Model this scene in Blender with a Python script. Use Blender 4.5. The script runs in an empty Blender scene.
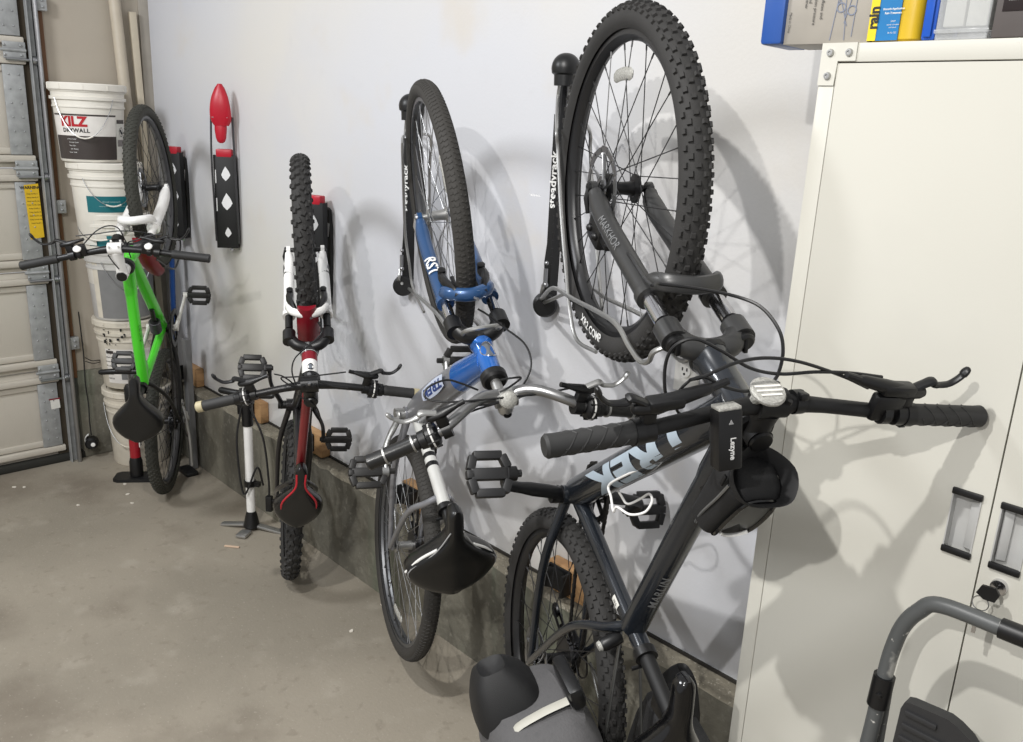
import bpy, bmesh, math, random
from mathutils import Vector, Matrix
random.seed(7)
SC = bpy.context.scene
COL = SC.collection
PI = math.pi
def V(*a): return Vector(a if len(a) > 1 else a[0])
def R(d): return math.radians(d)
YAX = Vector((0, 1, 0)); ZAX = Vector((0, 0, 1)); XAX = Vector((1, 0, 0))

# ------------------------------------------------------------------ camera
CAM_POS = Vector((4.389, -1.741, 1.721)); FPX = 863.813
_yaw, _pit, _rol = R(135.987), R(16.087), R(2.719)
_F = Vector((math.cos(_yaw)*math.cos(_pit), math.sin(_yaw)*math.cos(_pit), -math.sin(_pit)))
_R0 = Vector((math.sin(_yaw), -math.cos(_yaw), 0)); _U0 = _R0.cross(_F)
CR = math.cos(_rol)*_R0 + math.sin(_rol)*_U0
CU = -math.sin(_rol)*_R0 + math.cos(_rol)*_U0
CF = _F
cam = bpy.data.cameras.new('camera'); cam.sensor_width = 36.0; cam.lens = FPX/1023*36; cam.clip_start = .05
camo = bpy.data.objects.new('camera', cam); COL.objects.link(camo)
m = Matrix.Identity(4)
for i in range(3):
    m[i][0] = CR[i]; m[i][1] = CU[i]; m[i][2] = -CF[i]; m[i][3] = CAM_POS[i]
camo.matrix_world = m; SC.camera = camo

def at(px, py, p0, n):
    """point where the sight line of a photo pixel meets the plane through p0 with normal n"""
    r = CF + CR*((px-511.5)/FPX) - CU*((py-371)/FPX)
    return CAM_POS + r*((p0-CAM_POS).dot(n)/r.dot(n))

# ------------------------------------------------------------------ materials
def lin(c):
    def f(x):
        x /= 255.0
        return x/12.92 if x <= .04045 else ((x+.055)/1.055)**2.4
    return (f(c[0]), f(c[1]), f(c[2]), 1)
_mats = {}
def mat(name, col, rough=.5, metal=0., var=.06, vscale=18., bump=0., bscale=150., coat=0., trans=0., emit=0., alpha=1., aniso=None):
    if name in _mats: return _mats[name]
    M = bpy.data.materials.new(name); M.use_nodes = True
    nt = M.node_tree; b = nt.nodes['Principled BSDF']
    c = lin(col)
    b.inputs['Roughness'].default_value = rough; b.inputs['Metallic'].default_value = metal
    b.inputs['Coat Weight'].default_value = coat
    if trans: b.inputs['Transmission Weight'].default_value = trans
    if alpha < 1: b.inputs['Alpha'].default_value = alpha
    tc = nt.nodes.new('ShaderNodeTexCoord')
    nz = nt.nodes.new('ShaderNodeTexNoise'); nz.inputs['Scale'].default_value = vscale; nz.inputs['Detail'].default_value = 4
    nt.links.new(tc.outputs['Object'], nz.inputs['Vector'])
    rp = nt.nodes.new('ShaderNodeValToRGB')
    rp.color_ramp.elements[0].position = .3; rp.color_ramp.elements[1].position = .7
    rp.color_ramp.elements[0].color = tuple(x*(1-var) for x in c[:3])+(1,)
    rp.color_ramp.elements[1].color = tuple(min(1, x*(1+var)) for x in c[:3])+(1,)
    nt.links.new(nz.outputs['Fac'], rp.inputs['Fac']); nt.links.new(rp.outputs['Color'], b.inputs['Base Color'])
    if emit:
        nt.links.new(rp.outputs['Color'], b.inputs['Emission Color']); b.inputs['Emission Strength'].default_value = emit
    if bump:
        n2 = nt.nodes.new('ShaderNodeTexNoise'); n2.inputs['Scale'].default_value = bscale; n2.inputs['Detail'].default_value = 5
        nt.links.new(tc.outputs['Object'], n2.inputs['Vector'])
        bp = nt.nodes.new('ShaderNodeBump'); bp.inputs['Strength'].default_value = bump; bp.inputs['Distance'].default_value = .004
        nt.links.new(n2.outputs['Fac'], bp.inputs['Height']); nt.links.new(bp.outputs['Normal'], b.inputs['Normal'])
    _mats[name] = M
    return M

def patch_mat(name, layers, base, rough=.85, bump=.15, bscale=60., stretch=(1, 1, 1)):
    """layers: (scale, detail, lo, hi, colour, strength, seed-offset) noise patches mixed one over the other, world scale"""
    M = bpy.data.materials.new(name); M.use_nodes = True; nt = M.node_tree; b = nt.nodes['Principled BSDF']
    b.inputs['Roughness'].default_value = rough
    g = nt.nodes.new('ShaderNodeNewGeometry')
    cur = None
    rgb = nt.nodes.new('ShaderNodeRGB'); rgb.outputs[0].default_value = lin(base); cur = rgb.outputs[0]
    for (sc, de, lo, hi, col, st, off, *strc) in layers:
        mp = nt.nodes.new('ShaderNodeMapping'); mp.inputs['Location'].default_value = (off, off*.7, off*1.3)
        mp.inputs['Scale'].default_value = strc[0] if strc else stretch
        nt.links.new(g.outputs['Position'], mp.inputs['Vector'])
        nz = nt.nodes.new('ShaderNodeTexNoise'); nz.inputs['Scale'].default_value = sc; nz.inputs['Detail'].default_value = de
        nt.links.new(mp.outputs['Vector'], nz.inputs['Vector'])
        mr = nt.nodes.new('ShaderNodeMapRange'); mr.inputs['From Min'].default_value = lo; mr.inputs['From Max'].default_value = hi
        mr.inputs['To Min'].default_value = 0; mr.inputs['To Max'].default_value = st; mr.interpolation_type = 'SMOOTHSTEP'
        nt.links.new(nz.outputs['Fac'], mr.inputs['Value'])
        mx = nt.nodes.new('ShaderNodeMix'); mx.data_type = 'RGBA'
        nt.links.new(mr.outputs['Result'], mx.inputs['Factor']); nt.links.new(cur, mx.inputs['A']); mx.inputs['B'].default_value = lin(col)
        cur = mx.outputs['Result']
    nt.links.new(cur, b.inputs['Base Color'])
    n2 = nt.nodes.new('ShaderNodeTexNoise'); n2.inputs['Scale'].default_value = bscale; n2.inputs['Detail'].default_value = 6
    nt.links.new(g.outputs['Position'], n2.inputs['Vector'])
    bp = nt.nodes.new('ShaderNodeBump'); bp.inputs['Strength'].default_value = bump; bp.inputs['Distance'].default_value = .01
    nt.links.new(n2.outputs['Fac'], bp.inputs['Height']); nt.links.new(bp.outputs['Normal'], b.inputs['Normal'])
    _mats[name] = M
    return M

# ------------------------------------------------------------------ mesh collector
def spline(pts, n=6, closed=False):
    pts = [Vector(p) for p in pts]; out = []
    k = len(pts); segs = k if closed else k-1
    for i in range(segs):
        p1, p2 = pts[i % k], pts[(i+1) % k]
        p0 = pts[(i-1) % k] if (closed or i > 0) else p1*2-p2
        p3 = pts[(i+2) % k] if (closed or i+2 < k) else p2*2-p1
        for j in range(n):
            t = j/n
            out.append(.5*((2*p1)+(p2-p0)*t+(2*p0-5*p1+4*p2-p3)*t*t+(3*p1-p0-3*p2+p3)*t*t*t))
    if not closed: out.append(pts[-1])
    return out

def frame(z, x=None):
    z = Vector(z).normalized()
    if x is None: x = Vector((0, 0, 1)) if abs(z.z) < .9 else Vector((1, 0, 0))
    x = Vector(x); x = (x-z*x.dot(z)).normalized(); y = z.cross(x)
    return x, y, z
def mtx(o, x, y, z):
    m = Matrix.Identity(4)
    for i in range(3): m[i][0] = x[i]; m[i][1] = y[i]; m[i][2] = z[i]; m[i][3] = o[i]
    return m

class MB:
    def __init__(s): s.bm = bmesh.new(); s.mi = 0
    def _new(s, vs, fs):
        bv = [s.bm.verts.new(v) for v in vs]
        for f in fs:
            try:
                q = s.bm.faces.new([bv[i] for i in f]); q.material_index = s.mi; q.smooth = True
            except ValueError: pass
        return bv
    def box(s, c, size, rot=None, bev=0., seg=2, taper=1.):
        c = Vector(c); h = [x/2 for x in size]; t = bmesh.new()
        vs = []
        for z in (-1, 1):
            k = taper if z > 0 else 1.
            for x, y in ((-1, -1), (1, -1), (1, 1), (-1, 1)): vs.append(t.verts.new((x*h[0]*k, y*h[1]*k, z*h[2])))
        for f in ((3, 2, 1, 0), (4, 5, 6, 7), (0, 1, 5, 4), (1, 2, 6, 5), (2, 3, 7, 6), (3, 0, 4, 7)): t.faces.new([vs[i] for i in f])
        if bev: bmesh.ops.bevel(t, geom=t.edges[:], offset=min(bev, min(h)*.95), segments=seg, affect='EDGES', profile=.5)
        t.verts.index_update()
        M = (rot.to_4x4() if rot is not None else Matrix.Identity(4))
        M = Matrix.Translation(c) @ M
        s._new([M @ v.co for v in t.verts], [[v.index for v in f.verts] for f in t.faces]); t.free()
        return s
    def loft(s, rings, caps=True, closed=False):
        n = len(rings[0]); vs = [p for r in rings for p in r]; fs = []
        m_ = len(rings)
        for i in range(m_ if closed else m_-1):
            a, b = i*n, ((i+1) % m_)*n
            for j in range(n): fs.append((a+j, a+(j+1) % n, b+(j+1) % n, b+j))
        if caps and not closed:
            fs.append(tuple(reversed(range(n)))); fs.append(tuple((m_-1)*n+j for j in range(n)))
        s._new(vs, fs); return s
    def tube(s, pts, r, n=8, closed=False, caps=True, up=None, flat=1., roundend=False):
        pts = [Vector(p) for p in pts]; k = len(pts)
        rr = list(r) if isinstance(r, (list, tuple)) else [r]*k
        if len(rr) != k:
            rr = [rr[0]+(rr[-1]-rr[0])*i/(k-1) for i in range(k)] if len(rr) == 2 else [rr[min(int(i*len(rr)/k), len(rr)-1)] for i in range(k)]
        if roundend and not closed:
            d0 = (pts[0]-pts[1]).normalized(); d1 = (pts[-1]-pts[-2]).normalized()
            a, b = rr[0], rr[-1]
            pts = [pts[0]+d0*a*.95, pts[0]+d0*a*.7]+pts+[pts[-1]+d1*b*.7, pts[-1]+d1*b*.95]
            rr = [a*.3, a*.72]+rr+[b*.72, b*.3]; k = len(pts)
        rings = []; x = None
        for i, p in enumerate(pts):
            if closed: t = pts[(i+1) % k]-pts[i-1]
            else: t = pts[min(i+1, k-1)]-pts[max(i-1, 0)]
            if t.length < 1e-9: t = Vector((0, 0, 1))
            t.normalize()
            if x is None: x = frame(t, up)[0]
            x = (x-t*x.dot(t))
            x = x.normalized() if x.length > 1e-6 else frame(t)[0]
            y = t.cross(x)
            rings.append([p+(x*math.cos(2*PI*j/n)+y*flat*math.sin(2*PI*j/n))*rr[i] for j in range(n)])
        return s.loft(rings, caps, closed)
    def lathe(s, prof, o=(0, 0, 0), ax=(0, 0, 1), n=24, a0=0, a1=2*PI, ref=None, closed=False):
        o = Vector(o); x, y, z = frame(ax, ref); full = abs(a1-a0-2*PI) < 1e-6
        steps = n if full else n+1; vs = []; fs = []; L = len(prof)
        for i in range(steps):
            a = a0+(a1-a0)*i/n
            for r, h in prof: vs.append(o+(x*math.cos(a)+y*math.sin(a))*r+z*h)
        for i in range(n):
            a, b = i*L, ((i+1) % steps)*L
            for j in range(L if closed else L-1):
                j2 = (j+1) % L
                if prof[j][0] < 1e-7 and prof[j2][0] < 1e-7: continue
                if prof[j][0] < 1e-7: fs.append((a+j, b+j2, a+j2))
                elif prof[j2][0] < 1e-7: fs.append((a+j, b+j, a+j2))
                else: fs.append((a+j, b+j, b+j2, a+j2))
        s._new(vs, fs); return s
    def prism(s, outline, h, M=None):
        M = M or Matrix.Identity(4); n = len(outline)
        vs = [M @ Vector((p[0], p[1], 0)) for p in outline]+[M @ Vector((p[0], p[1], h)) for p in outline]
        fs = [tuple(reversed(range(n))), tuple(range(n, 2*n))]+[(i, (i+1) % n, n+(i+1) % n, n+i) for i in range(n)]
        s._new(vs, fs); return s
    def ball(s, c, r, n=10, sq=(1, 1, 1)):
        prof = [(r*math.sin(PI*i/n), -r*math.cos(PI*i/n)) for i in range(n+1)]
        prof[0] = (0, -r); prof[-1] = (0, r)
        t = MB(); t.lathe(prof, n=n*2)
        t.bm.verts.index_update()
        s._new([Vector(c)+Vector((v.co.x*sq[0], v.co.y*sq[1], v.co.z*sq[2])) for v in t.bm.verts], [[v.index for v in f.verts] for f in t.bm.faces]); t.bm.free()
        return s
    def xform(s, M):
        for v in s.bm.verts: v.co = M @ v.co
        return s
    def build(s, name, mats, parent=None, M=None, sharp=35):
        bmesh.ops.remove_doubles(s.bm, verts=s.bm.verts, dist=1e-6)
        bmesh.ops.recalc_face_normals(s.bm, faces=s.bm.faces)
        me = bpy.data.meshes.new(name); s.bm.to_mesh(me); s.bm.free()
        for q in (mats if isinstance(mats, (list, tuple)) else [mats]): me.materials.append(q)
        me.set_sharp_from_angle(angle=R(sharp))
        o = bpy.data.objects.new(name, me); COL.objects.link(o)
        if parent is not None: o.parent = parent
        if M is not None: o.matrix_local = M
        return o

def tag(o, label=None, cat=None, group=None, kind=None):
    if label: o['label'] = label
    if cat: o['category'] = cat
    if group: o['group'] = group
    if kind: o['kind'] = kind
    return o
def thing(name, label, cat, M=None, group=None):
    o = bpy.data.objects.new(name, None); o.empty_display_size = .05; COL.objects.link(o)
    if M is not None: o.matrix_world = M if isinstance(M, Matrix) else Matrix.Translation(M)
    return tag(o, label, cat, group)
def empty_part(name, parent, M=None):
    o = bpy.data.objects.new(name, None); o.empty_display_size = .03; COL.objects.link(o); o.parent = parent
    if M is not None: o.matrix_local = M
    return o
def struct(name, mb, m_, parent=None, M=None):
    o = mb.build(name, m_, parent, M)
    if parent is None: o['kind'] = 'structure'
    return o

def text_bm(txt, size, bold=0., depth=0., cuts=0, align='CENTER', space=1.):
    cu = bpy.data.curves.new('t', 'FONT'); cu.body = txt; cu.size = size; cu.align_x = align; cu.align_y = 'CENTER'
    cu.offset = bold; cu.extrude = depth; cu.space_character = space; cu.resolution_u = 3
    ob = bpy.data.objects.new('t', cu); COL.objects.link(ob)
    dg = bpy.context.evaluated_depsgraph_get(); me = bpy.data.meshes.new_from_object(ob.evaluated_get(dg))
    bm = bmesh.new(); bm.from_mesh(me)
    bpy.data.objects.remove(ob); bpy.data.curves.remove(cu); bpy.data.meshes.remove(me)
    if cuts:
        bmesh.ops.triangulate(bm, faces=bm.faces[:])
        for _ in range(cuts):
            L = [e for e in bm.edges if e.calc_length() > size*.12]
            if L: bmesh.ops.subdivide_edges(bm, edges=L, cuts=1); bmesh.ops.triangulate(bm, faces=bm.faces[:])
    return bm
def lettering(txts, m_, parent, name='lettering', M=None):
    """txts: list of (text, size, fn or Matrix, options) gathered in one mesh"""
    mb = MB()
    for t in txts:
        opt = t[3] if len(t) > 3 else {}
        sx = opt.pop('sx', 1.) if opt else 1.
        bm = text_bm(t[0], t[1], **opt)
        bm.verts.index_update()
        f = t[2] if callable(t[2]) else (lambda p, Q=t[2]: Q @ p)
        mb._new([f(Vector((v.co.x*sx, v.co.y, v.co.z))) for v in bm.verts], [[v.index for v in q.verts] for q in bm.faces]); bm.free()
    return mb.build(name, m_, parent, M)
# ------------------------------------------------------------------ palette
M_rubber = mat('tire rubber', (44, 43, 42), .78, bump=.2, bscale=400, var=.12)
M_rubber2 = mat('grey worn rubber', (62, 60, 57), .8, bump=.2, bscale=300, var=.12)
M_blk = mat('black plastic', (15, 15, 16), .40, var=.08)
M_blkm = mat('matt black', (14, 14, 15), .58, var=.08)
M_blkg = mat('gloss black', (12, 12, 13), .16, coat=.3, var=.05)
M_anod = mat('black anodised metal', (28, 28, 30), .34, .5)
M_chrome = mat('polished steel', (205, 205, 208), .18, 1.)
M_steel = mat('brushed steel', (165, 166, 168), .33, 1.)
M_dsteel = mat('dull dark steel', (96, 96, 98), .4, 1.)
M_alu = mat('satin aluminium', (178, 178, 176), .38, .85)
M_galv = mat('galvanised steel', (160, 162, 162), .5, .3, var=.15, vscale=30)
M_white = mat('white plastic', (226, 225, 221), .4)
M_wpaint = mat('white gloss paint', (232, 231, 228), .25, coat=.4)
M_cable = mat('cable sleeve', (24, 24, 25), .45)
M_wire = mat('steel spoke', (150, 150, 150), .35, .9)
M_spokeblk = mat('black spoke', (46, 46, 47), .4, .4)
M_chain = mat('chain links', (64, 62, 60), .45, .8)
M_green = mat('bright green paint', (78, 214, 44), .28, coat=.5, var=.03)
M_dgreen = mat('green lettering', (20, 60, 20), .5)
M_red = mat('red plastic', (176, 18, 40), .38, var=.05)
M_dred = mat('dark red plastic', (122, 14, 30), .38, var=.05)
M_redpaint = mat('dark red frame paint', (120, 22, 28), .3, coat=.4)
M_bluep = mat('metallic blue paint', (32, 98, 178), .26, .25, coat=.6)
M_bluedk = mat('fork blue paint', (40, 76, 120), .3, .25, coat=.5)
M_silverp = mat('silver frame paint', (142, 143, 148), .34, .5, coat=.2)
M_navy = mat('dark navy frame paint', (30, 34, 40), .26, .2, coat=.6)
M_ltblue = mat('pale blue grey lettering', (176, 190, 202), .4, .1)
M_grey = mat('dark grey plastic', (58, 58, 60), .5)
M_forkgrey = mat('satin dark grey paint', (62, 62, 62), .36, .3)
M_grylett = mat('grey lettering', (112, 113, 114), .45)
M_wlett = mat('white lettering', (228, 228, 226), .45, var=.02)
M_blett = mat('black lettering', (24, 24, 25), .5, var=.02)
M_refl = mat('clear reflector', (172, 171, 165), .25, .1, var=.25, vscale=260, bump=.5, bscale=500)
M_amber = mat('amber reflector', (150, 96, 30), .2, coat=.6)
M_cream = mat('yellowed cream plastic', (176, 166, 134), .5)
M_card = mat('paper sticker', (218, 217, 210), .6)
M_silvgrip = mat('fluted grey rubber', (40, 40, 40), .62)
M_orange = mat('orange plastic', (176, 92, 40), .5)
# ------------------------------------------------------------------ the room
RX = 6.4; RY = -3.6; TOP = 2.75; LEDGE = .389
M_floor = patch_mat('concrete floor', [
    (1.1, 5, .42, .62, (151, 143, 129), .8, 0), (1.9, 6, .48, .68, (108, 99, 87), .75, 5), (7, 6, .55, .75, (170, 163, 150), .35, 9),
    (26, 5, .58, .72, (122, 113, 100), .4, 2), (90, 3, .62, .72, (178, 172, 160), .3, 4)], (135, 128, 115), .72, .12, 90)
M_wall = patch_mat('primed white drywall', [
    (.55, 3, .45, .68, (212, 208, 199), .95, 3.), (1.3, 4, .5, .75, (198, 200, 208), .6, 7.), (3.2, 4, .58, .8, (204, 197, 186), .65, 1.),
    (9, 5, .62, .8, (190, 189, 190), .25, 5)], (203, 204, 208), .55, .05, 120)
M_bwall = patch_mat('beige back wall', [(1.6, 4, .45, .7, (176, 168, 154), .6, 2.), (8, 4, .55, .8, (160, 152, 140), .3, 3.)], (170, 161, 147), .7, .06, 100)
M_conc = patch_mat('rough foundation concrete', [
    (2.2, 6, .4, .62, (134, 130, 116), .8, 1., (1, 1, .6)), (6, 6, .48, .66, (76, 73, 65), .7, 4., (1, 1, .35)), (5, 4, .56, .7, (104, 112, 96), .6, 8., (1.2, 1, .2)),
    (40, 4, .55, .72, (146, 142, 130), .35, 2.)], (108, 105, 94), .85, .4, 45)
M_ledge = patch_mat('ledge concrete', [(9, 6, .45, .7, (150, 144, 128), .8, 1.), (50, 5, .55, .7, (92, 88, 78), .6, 3.), (120, 3, .6, .7, (190, 186, 172), .6, 6.)], (126, 120, 106), .9, .6, 60)
mb = MB(); mb.box((RX/2-.2, (RY+.15)/2, -.05), (RX+.6, -RY+.45, .1)); struct('floor', mb, M_floor)
mb = MB(); mb.box((RX/2, .06, (TOP+LEDGE)/2), (RX, .12, TOP-LEDGE)); struct('wall_right', mb, M_wall)
# dark strip coloured as the shadow line between drywall and ledge
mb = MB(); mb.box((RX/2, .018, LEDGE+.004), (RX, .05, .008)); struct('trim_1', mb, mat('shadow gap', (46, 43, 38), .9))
# stem wall of poured concrete with a rough ledge
mb = MB(); random.seed(3)
xs = [i*.05 for i in range(int(RX/.05)+1)]
prof = []
for i, x in enumerate(xs):
    w = random.uniform(-.006, .006); h = random.uniform(-.004, .004)
    prof.append([Vector((x, -.071+w*.25, -.02)), Vector((x, -.071+w*.3, .2)), Vector((x, -.071+w, LEDGE-.014+h)), Vector((x, -.060+w, LEDGE-.003+h*.5)), Vector((x, .02, LEDGE)), Vector((x, .1, LEDGE)), Vector((x, .1, -.02))])
mb.loft(prof); 
for f in mb.bm.faces:
    if f.calc_center_median().z > LEDGE-.012 and abs(f.normal.z) > -1: f.material_index = 0
mb.bm.normal_update()
for f in mb.bm.faces: f.material_index = 1 if f.calc_center_median().z > LEDGE-.012 else 0
o = struct('wall_foundation', mb, [M_conc, M_ledge])
# form-board seams and a narrow recess in the foundation
mb = MB()
for x in (.98, 2.02, 2.06): mb.box((x, -.0725, .19), (.006, .006, .36))
struct('trim_2', mb, mat('form seam', (120, 118, 104), .9))
# back wall beside the garage door
DY = -.55   # edge of the door opening
mb = MB(); mb.box((-.06, (DY+.082+.0)/2, (TOP+.45)/2), (.12, -(DY+.082), TOP-.45)); struct('wall_back', mb, M_bwall)
mb = MB(); mb.box((-.05, (DY+.08)/2, .225), (.13, -(DY+.08), .45), bev=.01); struct('wall_back_foundation', mb, M_conc)
mb = MB(); mb.box((-.06, (RY+DY)/2, 2.6), (.12, -(RY-DY), .3)); struct('wall_back_header', mb, M_bwall)
# rounded corner bead strip where the two walls meet
mb = MB(); mb.box((.004, -.020, (TOP+.45)/2), (.012, .05, TOP-.45), bev=.004); struct('trim_3', mb, mat('corner paper', (158, 152, 142), .8))
# ------------------------------------------------------------------ sectional garage door
M_door = patch_mat('cream door panel', [(1.2, 4, .4, .7, (205, 198, 186), .7, 2.), (20, 4, .55, .8, (186, 180, 168), .3, 3.)], (196, 190, 178), .5, .04, 120)
M_seal = mat('dark seal rubber', (40, 40, 36), .8)  # rubber of the seal along the door's bottom edge
door = thing('door_1', None, None, Vector((-.06, -.6, 0))); door['kind'] = 'structure'
XD = -.01     # inner skin of the door in world x
seams = [.03, .47, .95, 1.42, 1.92, 2.42]
def D(x, y, z): return Vector((x+.06, y+.6, z))
slat_y1, slat_y0 = -.548, RY
ymid = (slat_y0+slat_y1)/2; ylen = slat_y1-slat_y0
for a, b in zip(seams[:-1], seams[1:]):
    mb = MB()
    mb.box(D(XD-.022, ymid, (a+b)/2), (.03, ylen, b-a-.006), bev=.004)
    for z in (a+.03, b-.03): mb.box(D(XD+.004, ymid, z+(.012 if z < (a+b)/2 else -.012)), (.032, ylen, .03), bev=.006)        # rails along each section
    for z in (a+.075, b-.075): mb.box(D(XD-.004, ymid-.03, z), (.014, ylen-.1, .03), bev=.006)
    mb.build('door_panel', M_door, door)
for a, b in zip(seams[:-1], seams[1:]):
    mb = MB(); mb.box(D(XD+.010, slat_y1-.055, (a+b)/2), (.012, .085, b-a-.12), bev=.002)
    for k in range(6):
        for dy in (-.075, -.035):
            mb.ball(D(XD+.017, slat_y1+dy, a+.1+(b-a-.2)*k/5), .004, 5)
    mb.build('end_stile', M_galv, door)
for z in seams[1:-1]:
    mb = MB()
    mb.box(D(XD+.026, slat_y1-.045, z+.020), (.006, .09, .030), bev=.002); mb.box(D(XD+.026, slat_y1-.045, z-.020), (.006, .09, .030), bev=.002)
    mb.tube([D(XD+.03, slat_y1-.1, z), D(XD+.03, slat_y1+.0, z)], .007, 8)
    for dy in (-.085, -.02):
        for dz in (.020, -.020): mb.ball(D(XD+.031, slat_y1+dy, z+dz), .006, 6)
    h = mb.build('hinge', M_galv, door)
    mb = MB(); mb.tube([D(XD+.036, slat_y1-.085, z-.038), D(XD+.036, slat_y1+.03, z-.038)], .006, 8)
    mb.lathe([(0, -.012), (.018, -.012), (.02, 0), (.018, .012), (0, .012)], D(XD+.036, slat_y1+.03, z-.038), YAX, 14); mb.build('roller', M_steel, door)
mb = MB(); mb.box(D(XD-.0, ymid+.04, .018), (.05, ylen+.1, .04), bev=.01); mb.build('bottom_seal', M_seal, door)
# yellow caution sticker and small white sticker on the end stile
P = lambda px, py: at(px, py, Vector((.008, 0, 0)), XAX)
q = [P(23.5, 185), P(38, 183.5), P(44.5, 237), P(31, 239.5)]
st = MB(); st._new([D(.0085, p.y, p.z) for p in q], [(0, 1, 2, 3)]); ys = st.build('warning_sticker', mat('yellow sticker', (214, 176, 32), .5), door); ys['label'] = 'yellow caution sticker'
yc = sum((p.y for p in q))/4; zt = max(p.z for p in q); zb = min(p.z for p in q); yw = abs(q[1].y-q[0].y)
TM = lambda y, z: mtx(D(.0095, y, z), Vector((0, 1, 0)), Vector((0, 0, 1)), XAX)
tx = [('WARNING', .018, TM(yc-.006, zt-.018), dict(bold=.0006))]
for k in range(9): tx.append(('keep hands clear'[:12+k % 4], .0085, TM(yc-.002+.001*k, zt-.045-.0165*k)))
lettering(tx, M_blett, ys, 'lettering', Matrix.Identity(4))
q = [P(50, 399.5), P(59, 397.5), P(60.5, 407.5), P(51.5, 409.5)]
st = MB(); st._new([D(.0085, p.y, p.z) for p in q], [(0, 1, 2, 3)]); st.build('spec_sticker', M_card, door)
mb = MB(); mb.box(D(.009, (q[0].y+q[1].y)/2, q[0].z-.001), (.001, .05, .006)); mb.build('sticker_band', M_dred, door)
# vertical roller track, its bracket, the wooden jamb
tr = thing('door_track', 'galvanised vertical roller track at the right edge of the garage door', 'track', Vector((.03, -.522, 0)))
mb = MB()
pr = [(-.014, -.016), (.016, -.016), (.016, -.012), (-.010, -.012), (-.010, .016), (.016, .016), (.016, .02), (-.014, .02)]
mb.prism(pr, 2.5, Matrix.Identity(4)); mb.build('channel', M_galv, tr)
mb = MB(); mb.tube([(.022, .018, 0), (.022, .018, 2.5)], .010, 10); mb.build('rail_lip', M_steel, tr)
for z in (.6, 1.25, 2.12):
    mb = MB(); mb.box((-.0, .045, z), (.03, .05, .06), bev=.003); mb.ball((.017, .05, z+.012), .006, 6); mb.ball((.017, .05, z-.014), .006, 6); mb.build('bracket', M_galv, tr)
M_jamb = patch_mat('brown jamb timber', [(2, 6, .4, .65, (122, 86, 56), .8, 2., (6, 6, .4)), (9, 5, .5, .7, (76, 50, 32), .6, 4., (6, 6, .3))], (102, 70, 46), .7, .15, 80)
mb = MB(); mb.box((-.015, -.490, 1.72), (.07, .046, 2.6), bev=.004); struct('trim_4', mb, M_jamb)
mb = MB(); mb.box((-.035, -.545, 1.25), (.05, .07, 2.5)); struct('trim_5', mb, mat('dark jamb gap', (66, 58, 46), .9))
# photo eye sensor at the foot of the track, with its cable
se = thing('photo_eye_sensor', 'small black and white garage door safety sensor low beside the track', 'sensor', Vector((.05, -.440, .085)))
mb = MB(); mb.lathe([(0, -.03), (.026, -.03), (.03, -.02), (.03, .02), (.022, .03), (0, .03)], (0, 0, 0), (.9, -.4, 0), 18); mb.build('housing', M_blk, se)
mb = MB(); mb.lathe([(0, 0), (.010, 0), (.010, .006), (0, .008)], (.03, -.004, .0), (1, -.4, 0), 14); mb.build('lens', M_wpaint, se)
mb = MB(); mb.lathe([(.030, -.008), (.034, -.006), (.034, .008), (.03, .01)], (-.012, .006, .012), (.9, -.4, 0), 18, a0=.4, a1=3.4); mb.build('bracket', M_white, se)
wv = lambda pts: [Vector(p) for p in pts]
mb = MB(); mb.tube(spline(wv([(.05, -.440, .125), (.045, -.440, .2), (.04, -.436, .28), (.036, -.440, .4), (.036, -.436, .55), (.034, -.44, .75)]), 6), .003, 6)
tag(mb.build('sensor_cable', M_cable), 'thin black cable running up the jamb from the door sensor', 'cable')
mb = MB(); mb.tube(spline(wv([(.03, -.43, .52), (.035, -.40, .50), (.006, -.36, .49), (.004, -.30, .475), (.004, -.24, .47)]), 6), .0022, 6)
mb.tube(spline(wv([(.03, -.43, .50), (.035, -.39, .485), (.006, -.34, .48), (.004, -.28, .468)]), 6), .002, 6)
tag(mb.build('low_voltage_wire', M_cable), 'thin dark wires crossing the back wall above the concrete', 'wire')
# wall outlet seen through the gap over the big bike's head tube
ol = thing('wall_outlet', 'white round faced power outlet on the wall behind the dark trail bike', 'outlet', Vector((3.214, 0, 1.153)))
mb = MB(); mb.box((0, -.004, 0), (.072, .008, .115), bev=.004); mb.build('cover_plate', M_white, ol)
mb = MB(); mb.lathe([(0, 0), (.017, 0), (.017, .004), (0, .004)], (0, -.012, .0), -YAX, 20); mb.build('socket_face', M_white, ol)
mb = MB()
for x, z in ((-.006, .004), (.007, .004)): mb.box((x, -.0165, z), (.003, .002, .008))
mb.ball((0, -.016, -.008), .0032, 6); mb.build('socket_slots', M_blk, ol)
# ------------------------------------------------------------------ things in the corner by the door
mb = MB(); mb.tube([(.035, -.165, 2.25), (.040, -.108, .9), (.038, -.085, .46)], .026, 14)
tag(mb.build('plastic_pipe', mat('cream pipe', (188, 178, 160), .45)), 'thick cream plastic pipe standing in the wall corner behind the bucket stack', 'pipe')
mb = MB(); mb.box((0, 0, 1.06), (.02, .032, 2.12), bev=.002); mb.xform(Matrix.Translation((.025, -.030, .01)) @ Matrix.Rotation(R(1.4), 4, 'X'))
tag(mb.build('wooden_batten', mat('pale batten', (190, 180, 160), .6)), 'narrow pale wooden batten leaning in the corner right of the cream pipe', 'batten')
mb = MB(); mb.box((0, 0, .54), (.04, .014, 1.08), bev=.006, rot=None); mb.xform(Matrix.Translation((.305, -.118, .0)) @ Matrix.Rotation(R(-2), 4, 'X'))
sk = mb.build('blue_board', mat('blue board', (22, 58, 112), .35)); tag(sk, 'long narrow blue board standing on end behind the green bike', 'board')
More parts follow.
